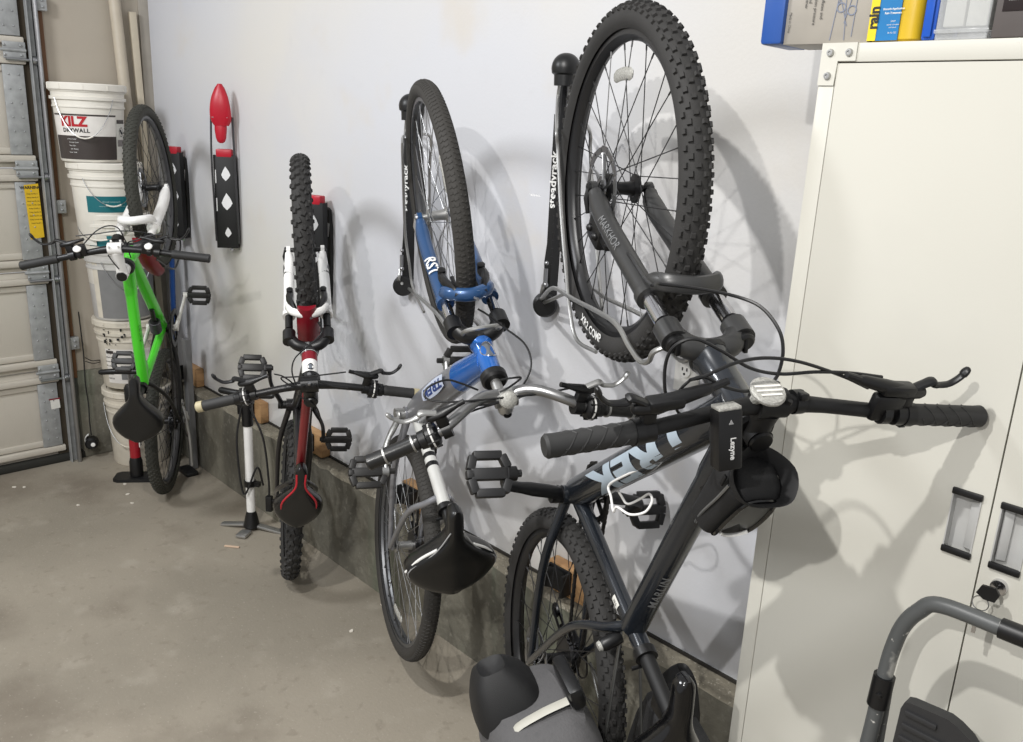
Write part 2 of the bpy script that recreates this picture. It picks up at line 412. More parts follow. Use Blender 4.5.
mb = MB(); mb.box((0, 0, .33), (.045, .03, .66), bev=.004); mb.xform(Matrix.Translation((.455, -.10, .0)))
tag(mb.build('grey_channel', mat('grey painted steel', (112, 112, 112), .5)), 'short grey metal channel leaning on the concrete behind the green bike', 'channel')
mb = MB(); mb.box((0, 0, .01), (.12, .06, .02), bev=.006); mb.xform(Matrix.Translation((.50, -.15, .0)))
tag(mb.build('rubber_foot_block', M_blkm), 'flat black rubber block on the floor under the grey channel', 'block')
# paint buckets
M_bucket = mat('white bucket plastic', (226, 222, 212), .38, var=.04); M_bucket2 = mat('grubby bucket plastic', (206, 199, 184), .45, var=.08)
M_kb = mat('bucket label dark', (62, 55, 52), .4); M_kw = mat('bucket label white', (226, 222, 216), .38); M_teal = mat('teal label', (20, 104, 112), .4)
M_bgrey = mat('grey bucket label', (122, 122, 122), .42); M_kred = mat('red lettering', (176, 24, 34), .4); M_kgrey = mat('grey panel', (134, 130, 128), .45)
BC = Vector((.168, -.36, 0))
def rad(z, h): return .131+(.148-.131)*z/h
def bucket(zb, h, lid, m_, label, bail):
    sh_y = {0: .118, .402: .102, .740: .085, .905: .075, 1.115: .050, 1.464: .004}[zb]
    b = thing('paint_bucket', label, 'bucket', BC+Vector((0, sh_y, zb)), 'stacked paint buckets')
    mb = MB(); r = lambda z: rad(z, h)
    pr = [(0, 0), (r(0)-.004, 0), (r(0), .006), (r(h*.72), h*.72), (r(h*.72)+.005, h*.725), (r(h*.72)+.005, h*.745), (r(h*.8)+.001, h*.75), (r(h*.82)+.001, h*.82), (r(h*.82)+.010, h*.825), (r(h*.86)+.010, h*.865), (r(h*.87)+.002, h*.87), (r(h*.93)+.002, h*.925), (r(h*.93)+.007, h*.93), (r(h)+.007, h-.004), (r(h)+.004, h), (r(h)-.003, h), (r(h*.5)-.003, h*.5), (r(0)-.004, .006), (0, .006)]
    mb.lathe(pr, n=48); mb.build('pail', m_, b)
    if lid:
        mb = MB(); mb.lathe([(0, h+.006), (r(h)-.012, h+.006), (r(h)-.008, h+.014), (r(h)+.010, h+.014), (r(h)+.013, h+.010), (r(h)+.013, h-.014), (r(h)+.009, h-.018), (r(h)+.008, h-.004)], n=48)
        for k in range(10):
            a = k*PI/5+.2; mb.box((math.cos(a)*(r(h)+.0135), math.sin(a)*(r(h)+.0135), h-.002), (.003, .004, .022), Matrix.Rotation(a, 3, 'Z'))
        mb.build('lid', m_, b)
    # wire bail hanging down the front
    a0, a1, dz = bail
    pts = []
    for i in range(17):
        t = i/16; a = R(a0+(a1-a0)*t); zz = h*.84-dz*math.sin(PI*t)**.8
        pts.append(Vector((math.cos(a)*(r(zz)+.012+.012*math.sin(PI*t)), math.sin(a)*(r(zz)+.012+.012*math.sin(PI*t)), zz)))
    mb = MB(); mb.tube(pts, .0016, 6); mb.build('bail_handle', M_steel, b)
    mb = MB(); mid = pts[6:11]; mb.tube(mid, .0034, 8); mb.build('bail_grip', m_, b)
    return b, r
def arc(b, r, a0, a1, z0, z1, m_, name, off=.0012, parent=None):
    mb = MB(); n = 20
    for i in range(n):
        q = []
        for (a, z) in ((a0+(a1-a0)*i/n, z0), (a0+(a1-a0)*(i+1)/n, z0), (a0+(a1-a0)*(i+1)/n, z1), (a0+(a1-a0)*i/n, z1)):
            q.append(Vector((math.cos(R(a))*(r(z)+off), math.sin(R(a))*(r(z)+off), z)))
        mb._new(q, [(0, 1, 2, 3)])
    o = mb.build(name, m_, parent or b); return o
def wrap(r, ac, zc, off=.0022):
    def f(p):
        z = zc+p.y; rr = r(z)+off; a = R(ac)+p.x/rr
        return Vector((math.cos(a)*rr, math.sin(a)*rr, z))
    return f
b, r = bucket(0, .372, True, M_bucket2, 'off white lidded bucket on the floor, bottom of the stack', (-100, 20, .20))
arc(b, r, -22, 22, .16, .25, M_card, 'paper_label'); arc(b, r, -20, 10, .215, .245, M_kgrey, 'label_panel', .002)
b, r = bucket(.402, .322, True, M_bucket2, 'paint spattered white bucket with black marks, second from the bottom of the stack', (5, 100, .14))
arc(b, r, -70, 20, .03, .20, M_kw, 'paper_label')
tx = []
for k in range(7): tx.append((('safety', 'interior', 'coverage', 'dry time', 'clean up', 'primer', 'notice')[k], .013, wrap(r, -62, .18-.021*k, .003), dict(cuts=1)))
lettering(tx, M_blett, b, 'lettering')
arc(b, r, -68, -52, .178, .192, M_kb, 'label_panel', .0024); arc(b, r, -40, 10, .05, .12, M_bgrey, 'label_panel', .0024)
mb = MB(); random.seed(11)
for k in range(26):
    a = R(random.uniform(-70, 15)); z = random.uniform(.2, .318); rr = r(z)+.0128
    mb.box((math.cos(a)*rr, math.sin(a)*rr, z), (.004, random.uniform(.003, .012), random.uniform(.003, .02)), Matrix.Rotation(a, 3, 'Z'), bev=.001)
mb.build('paint_spatter', M_blkm, b)['kind'] = 'stuff'
b, r = bucket(.740, .333, False, mat('pale grey bucket plastic', (190, 188, 184), .42), 'bucket with plain dark grey front, right above the spattered bucket', (-50, 40, .13))
arc(b, r, -62, 60, .012, .245, M_bgrey, 'front_panel'); arc(b, r, -75, -62, .012, .3, M_bucket2, 'label_panel')
b, r = bucket(.905, .33, False, M_bucket, 'white ribbed bucket nested in the grey fronted bucket', (-100, 10, .06))
arc(b, r, -70, -10, .185, .235, M_teal, 'paper_label'); arc(b, r, -84, -52, .19, .30, M_card, 'label_panel', .008)
b, r = bucket(1.115, .333, True, M_bucket, 'white lidded bucket with a teal label, second from the top of the stack', (-55, 35, .12))
arc(b, r, -55, 32, .130, .202, M_teal, 'paper_label')
lettering([('drywall compound', .010, wrap(r, -12, .178, .002), dict(cuts=1)), ('ready mixed', .007, wrap(r, -26, .158, .002), dict(cuts=1)), ('all purpose', .007, wrap(r, 6, .158, .002), dict(cuts=1))], mat('pale lettering', (170, 200, 200), .5), b)
b, r = bucket(1.464, .318, True, M_bucket, 'white lidded primer bucket with red and black label, top of the stack', (-75, 20, .165))
arc(b, r, -92, 28, .012, .112, M_kb, 'label_panel', .0016); arc(b, r, -92, 28, .112, .196, M_kw, 'paper_label'); arc(b, r, -92, 28, .196, .203, M_kb, 'label_band', .002)
arc(b, r, 29, 56, .012, .182, M_card, 'side_panel'); arc(b, r, 30, 54, .168, .184, M_kb, 'label_band', .002); arc(b, r, 32, 54, .070, .098, M_kgrey, 'label_panel', .002); arc(b, r, 50, 56, .02, .06, M_kb, 'barcode', .002)
lettering([('KILZ', .056, wrap(r, -47, .170, .003), dict(cuts=2, bold=.0026, space=1.0, sx=1.02))], M_kred, b)
lettering([('DRYWALL', .024, wrap(r, -44, .134, .003), dict(cuts=2, bold=.0006, space=1.1))], M_blett, b)
tx = []
for k in range(5): tx.append((('primer sealer', 'interior latex', 'low odor', 'fast drying', 'water base')[k], .008, wrap(r, -52+3*(k % 2), .098-.014*k, .003), dict(cuts=1)))
lettering(tx, M_wlett, b)
mb = MB()
for k in range(28):
    a = R(42)+.115*math.cos(2*PI*k/28)/1.0*.9; z = .132+.019*math.sin(2*PI*k/28); rr = r(z)+.003
    mb.ball((math.cos(a)*rr, math.sin(a)*rr, z), .0012, 4)
mb.box((math.cos(R(42))*(r(.13)+.003), math.sin(R(42))*(r(.13)+.003), .132), (.002, .008, .022), Matrix.Rotation(R(42), 3, 'Z') @ Matrix.Rotation(R(40), 3, 'X'))
mb.build('round_mark', M_blett, b)
# ------------------------------------------------------------------ floor pumps
def pump(name, label, loc, h, mbar, hang, style):
    t = thing(name, label, 'pump', Matrix.Translation(loc) @ Matrix.Rotation(R(hang), 4, 'Z'))
    mb = MB(); mb.lathe([(0, .02), (.030, .02), (.030, .09), (.022, .12), (.0, .12)], n=18) if style == 'red' else mb.lathe([(0, .014), (.034, .014), (.026, .06), (.019, .085), (0, .085)], n=18)
    mb.build('foot_collar', M_blk, t)
    mb = MB(); mb.tube([(0, 0, .1 if style == 'red' else .075), (0, 0, h-.12)], .024 if style == 'red' else .0185, 20); mb.build('barrel', mbar, t)
    if style == 'red':
        mb = MB(); mb.lathe([(0, h-.14), (.026, h-.14), (.027, h-.12), (.027, h-.075), (.02, h-.06), (0, h-.06)], n=18); mb.build('collar', M_blk, t)
        mb = MB(); mb.prism([(-.10, -.035), (-.08, -.05), (.08, -.05), (.10, -.035), (.10, .035), (.08, .05), (-.08, .05), (-.10, .035)], .016); mb.build('base_plate', M_blkm, t)
        mb = MB(); mb.tube([(0, 0, h-.07), (0, 0, h)], .007, 8); mb.build('plunger', M_steel, t)
        mb = MB(); mb.tube([(-.12, 0, h), (-.06, 0, h+.004), (.06, 0, h+.004), (.12, 0, h)], [.013, .014, .014, .013], 12, roundend=True); mb.build('handle', M_blk, t)
        mb = MB(); mb.box((.026, 0, .2), (.004, .03, .07)); mb.build('paper_label', M_card, t)
    else:
        for sgn, nm in ((1, 'foot_bar'), (-1, 'foot_bar')):
            mb = MB(); mb.box((sgn*.085, 0, .012), (.11, .03, .012), Matrix.Rotation(R(8*sgn), 3, 'Y'), bev=.003); mb.build(nm, M_alu, t)
        mb = MB(); mb.box((.0, -.07, .010), (.045, .06, .014), bev=.004); mb.build('step_plate', M_alu, t)
        mb = MB(); mb.tube([(0, 0, h-.13), (0, 0, h-.03)], .023, 16); mb.build('collar', M_blk, t)
        mb = MB(); mb.box((0, 0, h-.012), (.06, .035, .05), bev=.008); mb.tube([(-.11, 0, h+.01), (-.05, 0, h+.005), (.05, 0, h+.005), (.11, 0, h+.01)], .014, 12, roundend=True); mb.build('handle', M_blk, t)
        mb = MB(); mb.lathe([(.0185, .20), (.024, .20), (.024, .225), (.0185, .225)], n=16); mb.box((.03, .0, .212), (.03, .02, .02)); mb.build('hose_clip', M_blk, t)
        mb = MB(); mb.tube(spline([Vector(p) for p in ((-.015, -.02, h-.05), (-.03, -.04, h-.2), (-.005, -.045, h-.42), (.05, -.03, .30), (.06, .0, .21))], 8), .0045, 8)
        mb.tube(spline([Vector(p) for p in ((.02, -.01, h-.05), (.07, -.005, h-.18), (.085, .0, h-.36), (.085, .0, h-.44))], 8), .0045, 8); mb.build('hose', M_cable, t)
        mb = MB(); mb.box((.085, 0, h-.47), (.028, .024, .07), bev=.005); mb.box((.10, 0, h-.455), (.03, .014, .014), bev=.003); mb.build('pump_head', M_blk, t)
    return t
pump('floor_pump', 'red floor pump with black handle behind the green bike saddle', Vector((.425, -.365, 0)), .53, mat('red pump barrel', (150, 20, 34), .3, coat=.4), 55, 'red')
pump('floor_pump', 'white floor pump standing against the concrete beside the red and black bike', Vector((1.235, -.19, 0)), .60, M_wpaint, 35, 'white')
# ------------------------------------------------------------------ bicycles (local axes: X forward, Y rider's left, Z away from the ground; hung nose up on the wall)
def keypoints(g, steer, crank):
    P = {}
    ra = Vector((0, 0, 0)); fa = Vector((g['wb'], 0, g['fw']-g['rw']))
    bb = Vector((math.sqrt(g['cs']**2-g['drop']**2), 0, -g['drop']))
    ha = R(g['ha']); ax = Vector((-math.cos(ha), 0, math.sin(ha))); pf = Vector((math.sin(ha), 0, math.cos(ha)))
    base = fa-pf*g['off']
    lcr = math.sqrt(g['a2c']**2-g['off']**2)
    P.update(ra=ra, fa=fa, bb=bb, ax=ax, pf=pf, base=base, lcr=lcr)
    P['htb'] = base+ax*lcr; P['htt'] = base+ax*(lcr+g['hl']); P['top'] = base+ax*(lcr+g['hl']+g['sh_'])
    P['bc'] = P['top']+pf*g['sl']
    a = R(g['sta']); sd = Vector((-math.cos(a), 0, math.sin(a))); P['sd'] = sd
    P['sc'] = bb+sd*g['st']; P['sad'] = bb+sd*g['sp']
    cd = Vector((math.cos(crank), 0, math.sin(crank)))*g['cl']
    P['cd'] = cd
    P['MS'] = Matrix.Translation(base) @ Matrix.Rotation(steer, 4, ax) @ Matrix.Translation(-base)
    return P

def tyre(parent, r, tw, mat_, tread, sidewall=None):
    mb = MB(); kh = tread.get('h', .0)
    rt = tw/2; Rc = r-kh-rt; n = 88
    prof = []
    for k in range(15):
        a = -R(138)+2*R(138)*k/14
        rr = rt*(1 if abs(a) < 2 else .97)
        prof.append((Rc+rr*math.cos(a), rr*math.sin(a)))
    mb.lathe(prof, ax=YAX, n=n)
    N = tread['N']; rows = tread['rows']; rnd = random.Random(5)
    for (phi, st, sl, ph, hh, tw_) in rows:
        phr = R(phi)
        for i in range(N):
            th = 2*PI*(i+ph)/N
            er = Vector((math.cos(th), 0, math.sin(th))); et = Vector((-math.sin(th), 0, math.cos(th)))
            nn = er*math.cos(phr)+YAX*math.sin(phr); el = nn.cross(et)
            hh = max(hh, tread.get('h', 0)); c = er*Rc+nn*(rt+hh*.5-.0006)
            rot = Matrix((el, et, nn)).transposed()
            if tw_: rot = rot @ Matrix.Rotation(R(tw_), 3, 'Z')
            mb.box(c, (sl, st, hh), rot, taper=.8)
    if tread.get('step'):
        pass
    o = mb.build('tire', mat_, parent, sharp=30)
    return Rc, rt

def wheel(root, name, M, g, spec, rear=False, hubhalf=.05):
    r = g['rw'] if rear else g['fw']; tw = spec['tw']; w = spec
    Rc = r-w['tread'].get('h', 0)-tw/2; Ro = Rc-tw*.36
    mb = MB(); rw_ = w['rimw']/2; rd = w['rimd']
    mb.lathe([(Ro+.004, -rw_), (Ro+.004, -rw_+.003), (Ro-.006, -rw_+.004), (Ro-.006, rw_-.004), (Ro+.004, rw_-.003), (Ro+.004, rw_), (Ro-.010, rw_), (Ro-rd+.003, rw_*.55), (Ro-rd, 0), (Ro-rd+.003, -rw_*.55), (Ro-.010, -rw_)], ax=YAX, n=88, closed=True)
    part = mb.build(name, w['rim'], root, M)
    tyre(part, r, tw, w['tyre'], w['tread'])
    # hub
    mb = MB(); fl = w.get('flange', .024); hw = hubhalf*.56
    mb.lathe([(0, -hubhalf), (.007, -hubhalf), (.008, -hw-.006), (.014, -hw-.005), (fl, -hw-.002), (fl, -hw+.002), (.015, -hw+.005), (.013, 0), (.015, hw-.005), (fl, hw-.002), (fl, hw+.002), (.014, hw+.005), (.008, hw+.006), (.007, hubhalf), (0, hubhalf)], ax=YAX, n=20)
    mb.build('hub', w['hubm'], part)
    # spokes
    mb = MB(); n = w['spokes']
    for i in range(n):
        side = 1 if i % 2 == 0 else -1; k = i//2
        cross = 1 if k % 2 == 0 else -1
        th = 2*PI*i/n; tb = th+cross*R(w.get('cross', 62))
        p0 = Vector((math.cos(tb)*(fl-.003), side*hw, math.sin(tb)*(fl-.003)))
        p1 = Vector((math.cos(th)*(Ro-rd+.001), side*.003, math.sin(th)*(Ro-rd+.001)))
        mb.tube([p0, p1], w.get('sr', .00105), 5)
        mb.tube([p1+(p0-p1).normalized()*.013, p1], .0019, 5)
    tag(mb.build('spokes', w['spoke'], part), 'silver wire spokes' if w['spoke'] is M_wire else 'black wire spokes')
    if w.get('disc'):
        y = hw+.012; mb = MB(); Rr = w['disc']; q = []
        nh = 14
        # scalloped braking ring with drilled holes suggested by radial slots
        for i in range(nh):
            a = 2*PI*i/nh
            mb.lathe([(Rr-.014, y-.001), (Rr+(.0015 if i % 2 else -.001), y-.001), (Rr+(.0015 if i % 2 else -.001), y+.001), (Rr-.014, y+.001)], ax=YAX, n=4, a0=a, a1=a+2*PI/nh*.84, closed=True)
            mb.lathe([(Rr-.014, y-.001), (Rr-.010, y-.001), (Rr-.010, y+.001), (Rr-.014, y+.001)], ax=YAX, n=2, a0=a+2*PI/nh*.84, a1=a+2*PI/nh, closed=True)
            mb.lathe([(Rr-.004, y-.001), (Rr-.0005, y-.001), (Rr-.0005, y+.001), (Rr-.004, y+.001)], ax=YAX, n=2, a0=a+2*PI/nh*.84, a1=a+2*PI/nh, closed=True)
        x0, y0, z0 = frame(YAX)
        for i in range(6):
            a = 2*PI*i/6; b = a+.55
            p0 = (x0*math.cos(a)+y0*math.sin(a))*.020+YAX*y; p1 = (x0*math.cos(b)+y0*math.sin(b))*(Rr-.012)+YAX*y
            mb.tube([p0, (p0+p1)/2+(x0*math.cos(b+.9)+y0*math.sin(b+.9))*-.004, p1], .004, 6, flat=.35, up=YAX)
        mb.lathe([(.014, y-.002), (.024, y-.002), (.024, y+.002), (.014, y+.002)], ax=YAX, n=20, closed=True)
        mb.build('disc_rotor', M_steel, part)
    if rear and w.get('cassette'):
        mb = MB(); ys = -.022
        for k, cr in enumerate(w['cassette']):
            y = ys-.0042*k; nt_ = int(cr*380); pr = []
            mb.lathe([(.012, y-.001), (cr-.004, y-.001), (cr-.004, y+.001), (.012, y+.001)], ax=YAX, n=28, closed=True)
            for i in range(nt_):
                a = 2*PI*i/nt_; x0, y0, z0 = frame(YAX); d = x0*math.cos(a)+y0*math.sin(a)
                mb.box(d*(cr-.002)+YAX*y, (.005, .0055, .002), Matrix((d, YAX.cross(d), YAX)).transposed())
        mb.build('cassette', M_dsteel, part)
    if w.get('reflector') and not (rear and w.get('noref_rear')):
        a = w['reflector'] if not rear else w['reflector']+2.4
        rr = Ro-rd-.06; e = Vector((math.cos(a), 0, math.sin(a))); t = Vector((-math.sin(a), 0, math.cos(a)))
        mb = MB()
        pts = [(math.cos(a+da)*rr, .007, math.sin(a+da)*rr) for da in (-.16, -.08, 0, .08, .16)]
        for sgn in (1,):
            mb.tube([Vector(p) for p in pts], .013, 8, flat=.35, up=e, roundend=True)
        mb.build('wheel_reflector', M_refl, part)
    if w.get('qr') and not rear:
        mb = MB(); mb.lathe([(0, hubhalf+.006), (.012, hubhalf+.006), (.010, hubhalf+.018), (0, hubhalf+.02)], ax=YAX, n=14); nut = MB(); nut.lathe([(0, -hubhalf-.006), (.010, -hubhalf-.006), (.008, -hubhalf-.016), (0, -hubhalf-.018)], ax=YAX, n=14); nut.build('axle_nut', w['qr'], part)
        mb.tube([(0, hubhalf+.014, 0), (-.02, hubhalf+.02, .004), (-.05, hubhalf+.016, .008)], [.006, .006, .004], 8); mb.build('axle_lever', w['qr'], part)
    return part, Ro

def saddle_mesh(L, W, th, cut=0):
    """a saddle with its nose at x=0, tail at x=-L, top at z=0"""
    rings = []; N = 22
    for i in range(N+1):
        t = i/N
        w = .019+.004*t
        s = max(0, (t-.26)/.46); s = min(1, s); s = s*s*(3-2*s); w += (W/2-.023)*s
        if t > .70: w *= math.sqrt(max(.03, 1-((t-.70)/.305)**2))**.9
        if t < .08: w *= math.sqrt(max(.08, 1-((.08-t)/.085)**2))
        zt = -.006-.004*math.cos(t*6.2)-.020*max(0, .25-t)*2+.010*max(0, t-.7)*2
        th_ = th*(.75+.5*min(1, t*1.4)); 
        if t < .06: th_ *= .6+.4*t/.06
        ring = []
        for j in range(20):
            a = 2*PI*j/20; c, sn = math.cos(a), math.sin(a)
            y = w*(abs(c)**.72)*(1 if c >= 0 else -1); hh = .016+.018*s
            if sn >= 0: z = zt-hh+hh*(abs(sn)**.72)-.006*s*(abs(c)**2)
            else: z = zt-hh-.006*s*(abs(c)**2)-th_*(abs(sn)**.7)
            if cut and sn > .6 and .45 < t: z -= cut*math.sin(min(1, (t-.45)/.4)*PI*.5)*(sn-.6)/.4
            ring.append(Vector((-L*t, y, z)))
        rings.append(ring)
    return rings

def pedal(parent, c, side, m_, n_dir, refl=None, size=(.096, .086)):
    """cage pedal: c = centre, Y along the axle; u = in-plane direction across the axle"""
    u = Vector(n_dir).normalized(); w = u.cross(YAX); rot = Matrix((YAX, u, w)).transposed() if True else None
    B = lambda a, b, h=.0: c+YAX*a*side+u*b+w*h
    W, H = size; mb = MB(); t = .018; z = .020
    def bar(p, q, wid):
        d = q-p; L = d.length; d.normalize(); s_ = w.cross(d)
        mb.box((p+q)/2, (L, wid, z), Matrix((d, s_, w)).transposed(), bev=.003)
    bar(B(-W*.5, 0), B(W*.5, 0), .025)
    for k in (1, -1):
        bar(B(-W*.36, k*H*.5), B(W*.40, k*H*.5), t)
        bar(B(-W*.36, k*H*.5), B(-W*.5, k*H*.16), t); bar(B(W*.40, k*H*.5), B(W*.5, k*H*.12), t)
    bar(B(-W*.5, -H*.16), B(-W*.5, H*.16), t); bar(B(W*.5, -H*.12), B(W*.5, H*.12), t)
    mb.tube([B(-W*.5, 0), B(-W*.5-.028, 0)], .008, 10)
    o = mb.build('pedal', m_, parent)
    if refl:
        for k in (1, -1):
            mb = MB(); mb.box(B(.0, k*(H*.5+.006)), (.05, .004, .012), Matrix((YAX, u, w)).transposed(), bev=.001)
            # reflector strips are part of the crank's pedal
            mb.build('pedal_reflector', refl, parent)
    return o

def bicycle(sp):
    g = sp['g']; P = keypoints(g, sp['steer'], sp['crank']); MS = P['MS']
    Rm = Matrix(sp['R']).to_4x4(); root_M = Matrix.Translation(sp['pos']) @ Rm
    root = thing('bicycle', sp['label'], 'bicycle', root_M, 'bicycles hung nose up on the wall')
    INV = root_M.inverted(); S_INV = MS.inverted()
    ax, pf, base, lcr = P['ax'], P['pf'], P['base'], P['lcr']
    d_w = Rm.to_3x3() @ Vector((0, 0, 1))
    bcw = root_M @ (MS @ P['bc'])
    def L(px, py, off=0.):       # photo sight line -> plane of the handlebar, bike-local
        return INV @ at(px, py, bcw+d_w*off, d_w)
    def LP(px, py, y):           # photo sight line -> plane parallel to the frame at lateral offset y
        nrm = Rm.to_3x3() @ YAX
        return INV @ at(px, py, root_M @ Vector((0, y, 0)), nrm)
    W = dict(sp['wheel']); hub = sp.get('fhub', .05)
    fw_, Ro = wheel(root, 'front_wheel', MS @ Matrix.Translation(P['fa']) @ Matrix.Rotation(sp.get('fspin', 0), 4, 'Y'), g, W, False, hub)
    rw_, Ro2 = wheel(root, 'rear_wheel', Matrix.Rotation(sp.get('rspin', .3), 4, 'Y'), g, W, True, sp.get('rhub', .066))
    # ------------- frame
    fm = sp['frame']; mb = MB()
    ht0, ht1 = P['htb'], P['htt']; hr = fm.get('hr', .022)
    mb.tube([ht0, ht0+ax*.012, ht0+ax*.02, ht1-ax*.02, ht1-ax*.012, ht1], [hr+.004, hr+.004, hr, hr, hr+.003, hr+.003], 20)
    dt0 = ht0+ax*fm.get('dth', .03); dt1 = P['bb']+Vector((.012, 0, .01))
    tt0 = ht1-ax*fm.get('tth', .025); tt1 = P['sc']-P['sd']*fm.get('ttd', .03)
    rd = fm['dr']; rt = fm['tr']
    if fm.get('swoop'):
        sw = fm['swoop']; pts = spline([dt0, dt0.lerp(dt1, .3)+V(*sw), dt0.lerp(dt1, .72)+V(*sw)*.9, dt1], 8)
        mb.mi = 0; npt = len(pts); cut = int(npt*.24)
        mb.tube(pts[:cut+1], [rd*.85+rd*.25*i/max(1, cut) for i in range(cut+1)], 18, flat=.85)
        mb.mi = 1; mb.tube(pts[cut:], [rd*1.1+rd*.12*math.sin(PI*i/(npt-cut)) for i in range(npt-cut)], 18, flat=.85)
        dtp = pts
    else:
        dtp = spline([dt0, dt0.lerp(dt1, .15)+Vector((0, 0, fm.get('dbow', 0))), dt0.lerp(dt1, .55)+Vector((0, 0, fm.get('dbow', 0)*.5)), dt1], 8)
        mb.tube(dtp, rd, 20)
    mb.mi = fm.get('mi2', 0)
    if not fm.get('notop'):
        tp = spline([tt0, tt0.lerp(tt1, .35)+Vector((0, 0, fm.get('tbow', 0))), tt0.lerp(tt1, .75)+Vector((0, 0, fm.get('tbow', 0)*.7)), tt1], 8)
        mb.tube(tp, [rt*1.12 if i < 6 else rt for i in range(len(tp))], 18, flat=fm.get('tflat', 1.))
    sr_ = fm.get('sr', .0165); mb.mi = fm.get('mis', mb.mi)
    mb.tube([P['bb'], P['bb'].lerp(P['sc'], .5), P['sc']+P['sd']*.0, P['sc']+P['sd']*fm.get('ext', .06)], [sr_*1.1, sr_, sr_, sr_], 18)
    mb.mi = fm.get('mib', mb.mi)
    mb.lathe([(0, -.038), (.022, -.038), (.022, .038), (0, .038)], P['bb'], YAX, 22)
    cr_ = fm.get('cr', .0095); st0 = P['sc']-P['sd']*fm.get('ssd', .035)
    stay_t = [] 
    if not fm.get('nostays'):
        for s in (1, -1):
            cs0 = P['bb']+Vector((-.012, s*.026, 0)); dr = Vector((.0, s*(sp.get('rhub', .066)-.004), .0))
            mid = cs0.lerp(dr, .4)+Vector((0, s*.018, fm.get('csb', -.004)))
            mb.tube(spline([cs0, mid, dr], 8), [cr_*1.25, cr_*.8], 12)
            ss0 = st0+Vector((0, s*.014, 0)); m2 = ss0.lerp(dr, .35)+Vector((fm.get('ssb', .0), s*.038, fm.get('ssz', .0))); m3 = ss0.lerp(dr, .08)+Vector((0, s*.020, fm.get('ssz', 0)*.4))
            mb.tube(spline([ss0, m3, m2, dr], 8), [cr_*1.05, cr_*.8], 12)
            mb.prism([(-.016, -.012), (.03, -.010), (.028, .022), (-.004, .016)], .005, mtx(dr-YAX*.0025, XAX, ZAX, -YAX))
    frm = mb.build('frame', sp['fmat'], root)
    # clamp rings, headset cups
    mb = MB(); mb.lathe([(.012, -.010), (hr+.007, -.010), (hr+.007, .006), (hr+.002, .012), (.012, .012)], ht1, ax, 20); mb.build('headset_cup', sp.get('headset', M_blk), root); mb = MB(); mb.lathe([(hr+.005, -.008), (hr+.007, 0), (hr+.005, .006), (hr+.001, .008)], ht0, ax, 20); mb.build('headset_cup', sp.get('headset', M_blk), root)
    mb = MB(); p = P['sc']+P['sd']*fm.get('ext', .06); mb.tube([p-P['sd']*.010, p+P['sd']*.008], sr_+.005, 18); mb.tube([p+V(-.03, .024, 0), p+V(-.02, -.02, 0)], .004, 8); mb.build('seat_clamp', M_blk, root)
    # ------------- fork (steered)
    fk = sp['fork']; lw = fk['lw']; B = lambda y, a, f: base+YAX*y+ax*a+pf*f
    legf = fk.get('legf', g['off']*.55)
    rl = fk['rl']; rs = fk['rs']; btop = g['fw']-fk.get('low', .045); crown_a = lcr-.03
    fork_e = None
    mb = MB()     # crown
    cpts = [B(lw, crown_a-.026, legf), B(lw, crown_a-.01, legf), B(lw*.62, crown_a+.018, legf*.7), B(0, crown_a+.024, legf*.45), B(-lw*.62, crown_a+.018, legf*.7), B(-lw, crown_a-.01, legf), B(-lw, crown_a-.026, legf)]
    crr = fk.get('crr', rs+.006)
    mb.tube(spline(cpts, 6), crr, 14)
    for s in (1, -1): mb.tube([B(s*lw, crown_a-.028, legf), B(s*lw, crown_a+.012, legf)], crr+.002, 18)
    mb.tube([B(0, crown_a+.01, legf*.4), B(0, lcr+.0, 0)], .024, 18)
    fork = mb.build('fork', fk['crownm'], root, MS)
    if fk.get('knobs'):
        mb = MB()
        for s in (1, -1):
            mb = MB(); mb.lathe([(0, 0), (.016, 0), (.018, .004), (.018, .012), (.014, .016), (0, .016)], B(s*lw, crown_a+.010, legf), ax, 16); mb.box(B(s*lw, crown_a+.026, legf), (.03, .008, .008), bev=.002)
            mb.build('adjuster_knob', M_blk, fork)
    mb = MB()
    for s in (1, -1): mb.tube([B(s*lw, btop-.05, legf), B(s*lw, crown_a-.04, legf)], rs, 18)
    mb.build('stanchions', fk['stm'], fork)
    mb = MB()
    for s in (1, -1):
        dp = base+YAX*s*(hub+.006)+pf*g['off']
        pts = spline([B(s*lw, btop+.012, legf), B(s*lw, btop-.03, legf), B(s*(lw-.001), .12, legf*.95), B(s*(lw-.004), .04, legf+(g['off']-legf)*.35), dp+ax*.012], 5)
        rads = [rl*1.06]*3+[rl]*(len(pts)-9)+[rl*.95, rl*.9, rl*.82, rl*.76, rl*.7, rl*.62]
        mb.tube(pts, rads, 16); mb.tube([B(s*lw, btop+.002, legf), B(s*lw, btop+.018, legf)], rl*1.18, 18)
        mb.lathe([(0, -.006), (.014, -.006), (.014, .006), (0, .006)], dp, YAX, 16)
    # brace arch over the tyre
    fb = fk.get('archf', .045); ah = fk.get('arch', .045)
    pts = spline([B(lw, btop-.005, legf+rl*.4), B(lw*.98, btop+.01, legf+fb*.7), B(lw*.72, btop+ah*.7, legf+fb), B(0, btop+ah, legf+fb*1.1), B(-lw*.72, btop+ah*.7, legf+fb), B(-lw*.98, btop+.01, legf+fb*.7), B(-lw, btop-.005, legf+rl*.4)], 6)
    mb.tube(pts, fk.get('archr', .012), 12, flat=fk.get('archflat', .8), up=ax)
    low = mb.build('fork_lowers', fk['lowm'], fork)
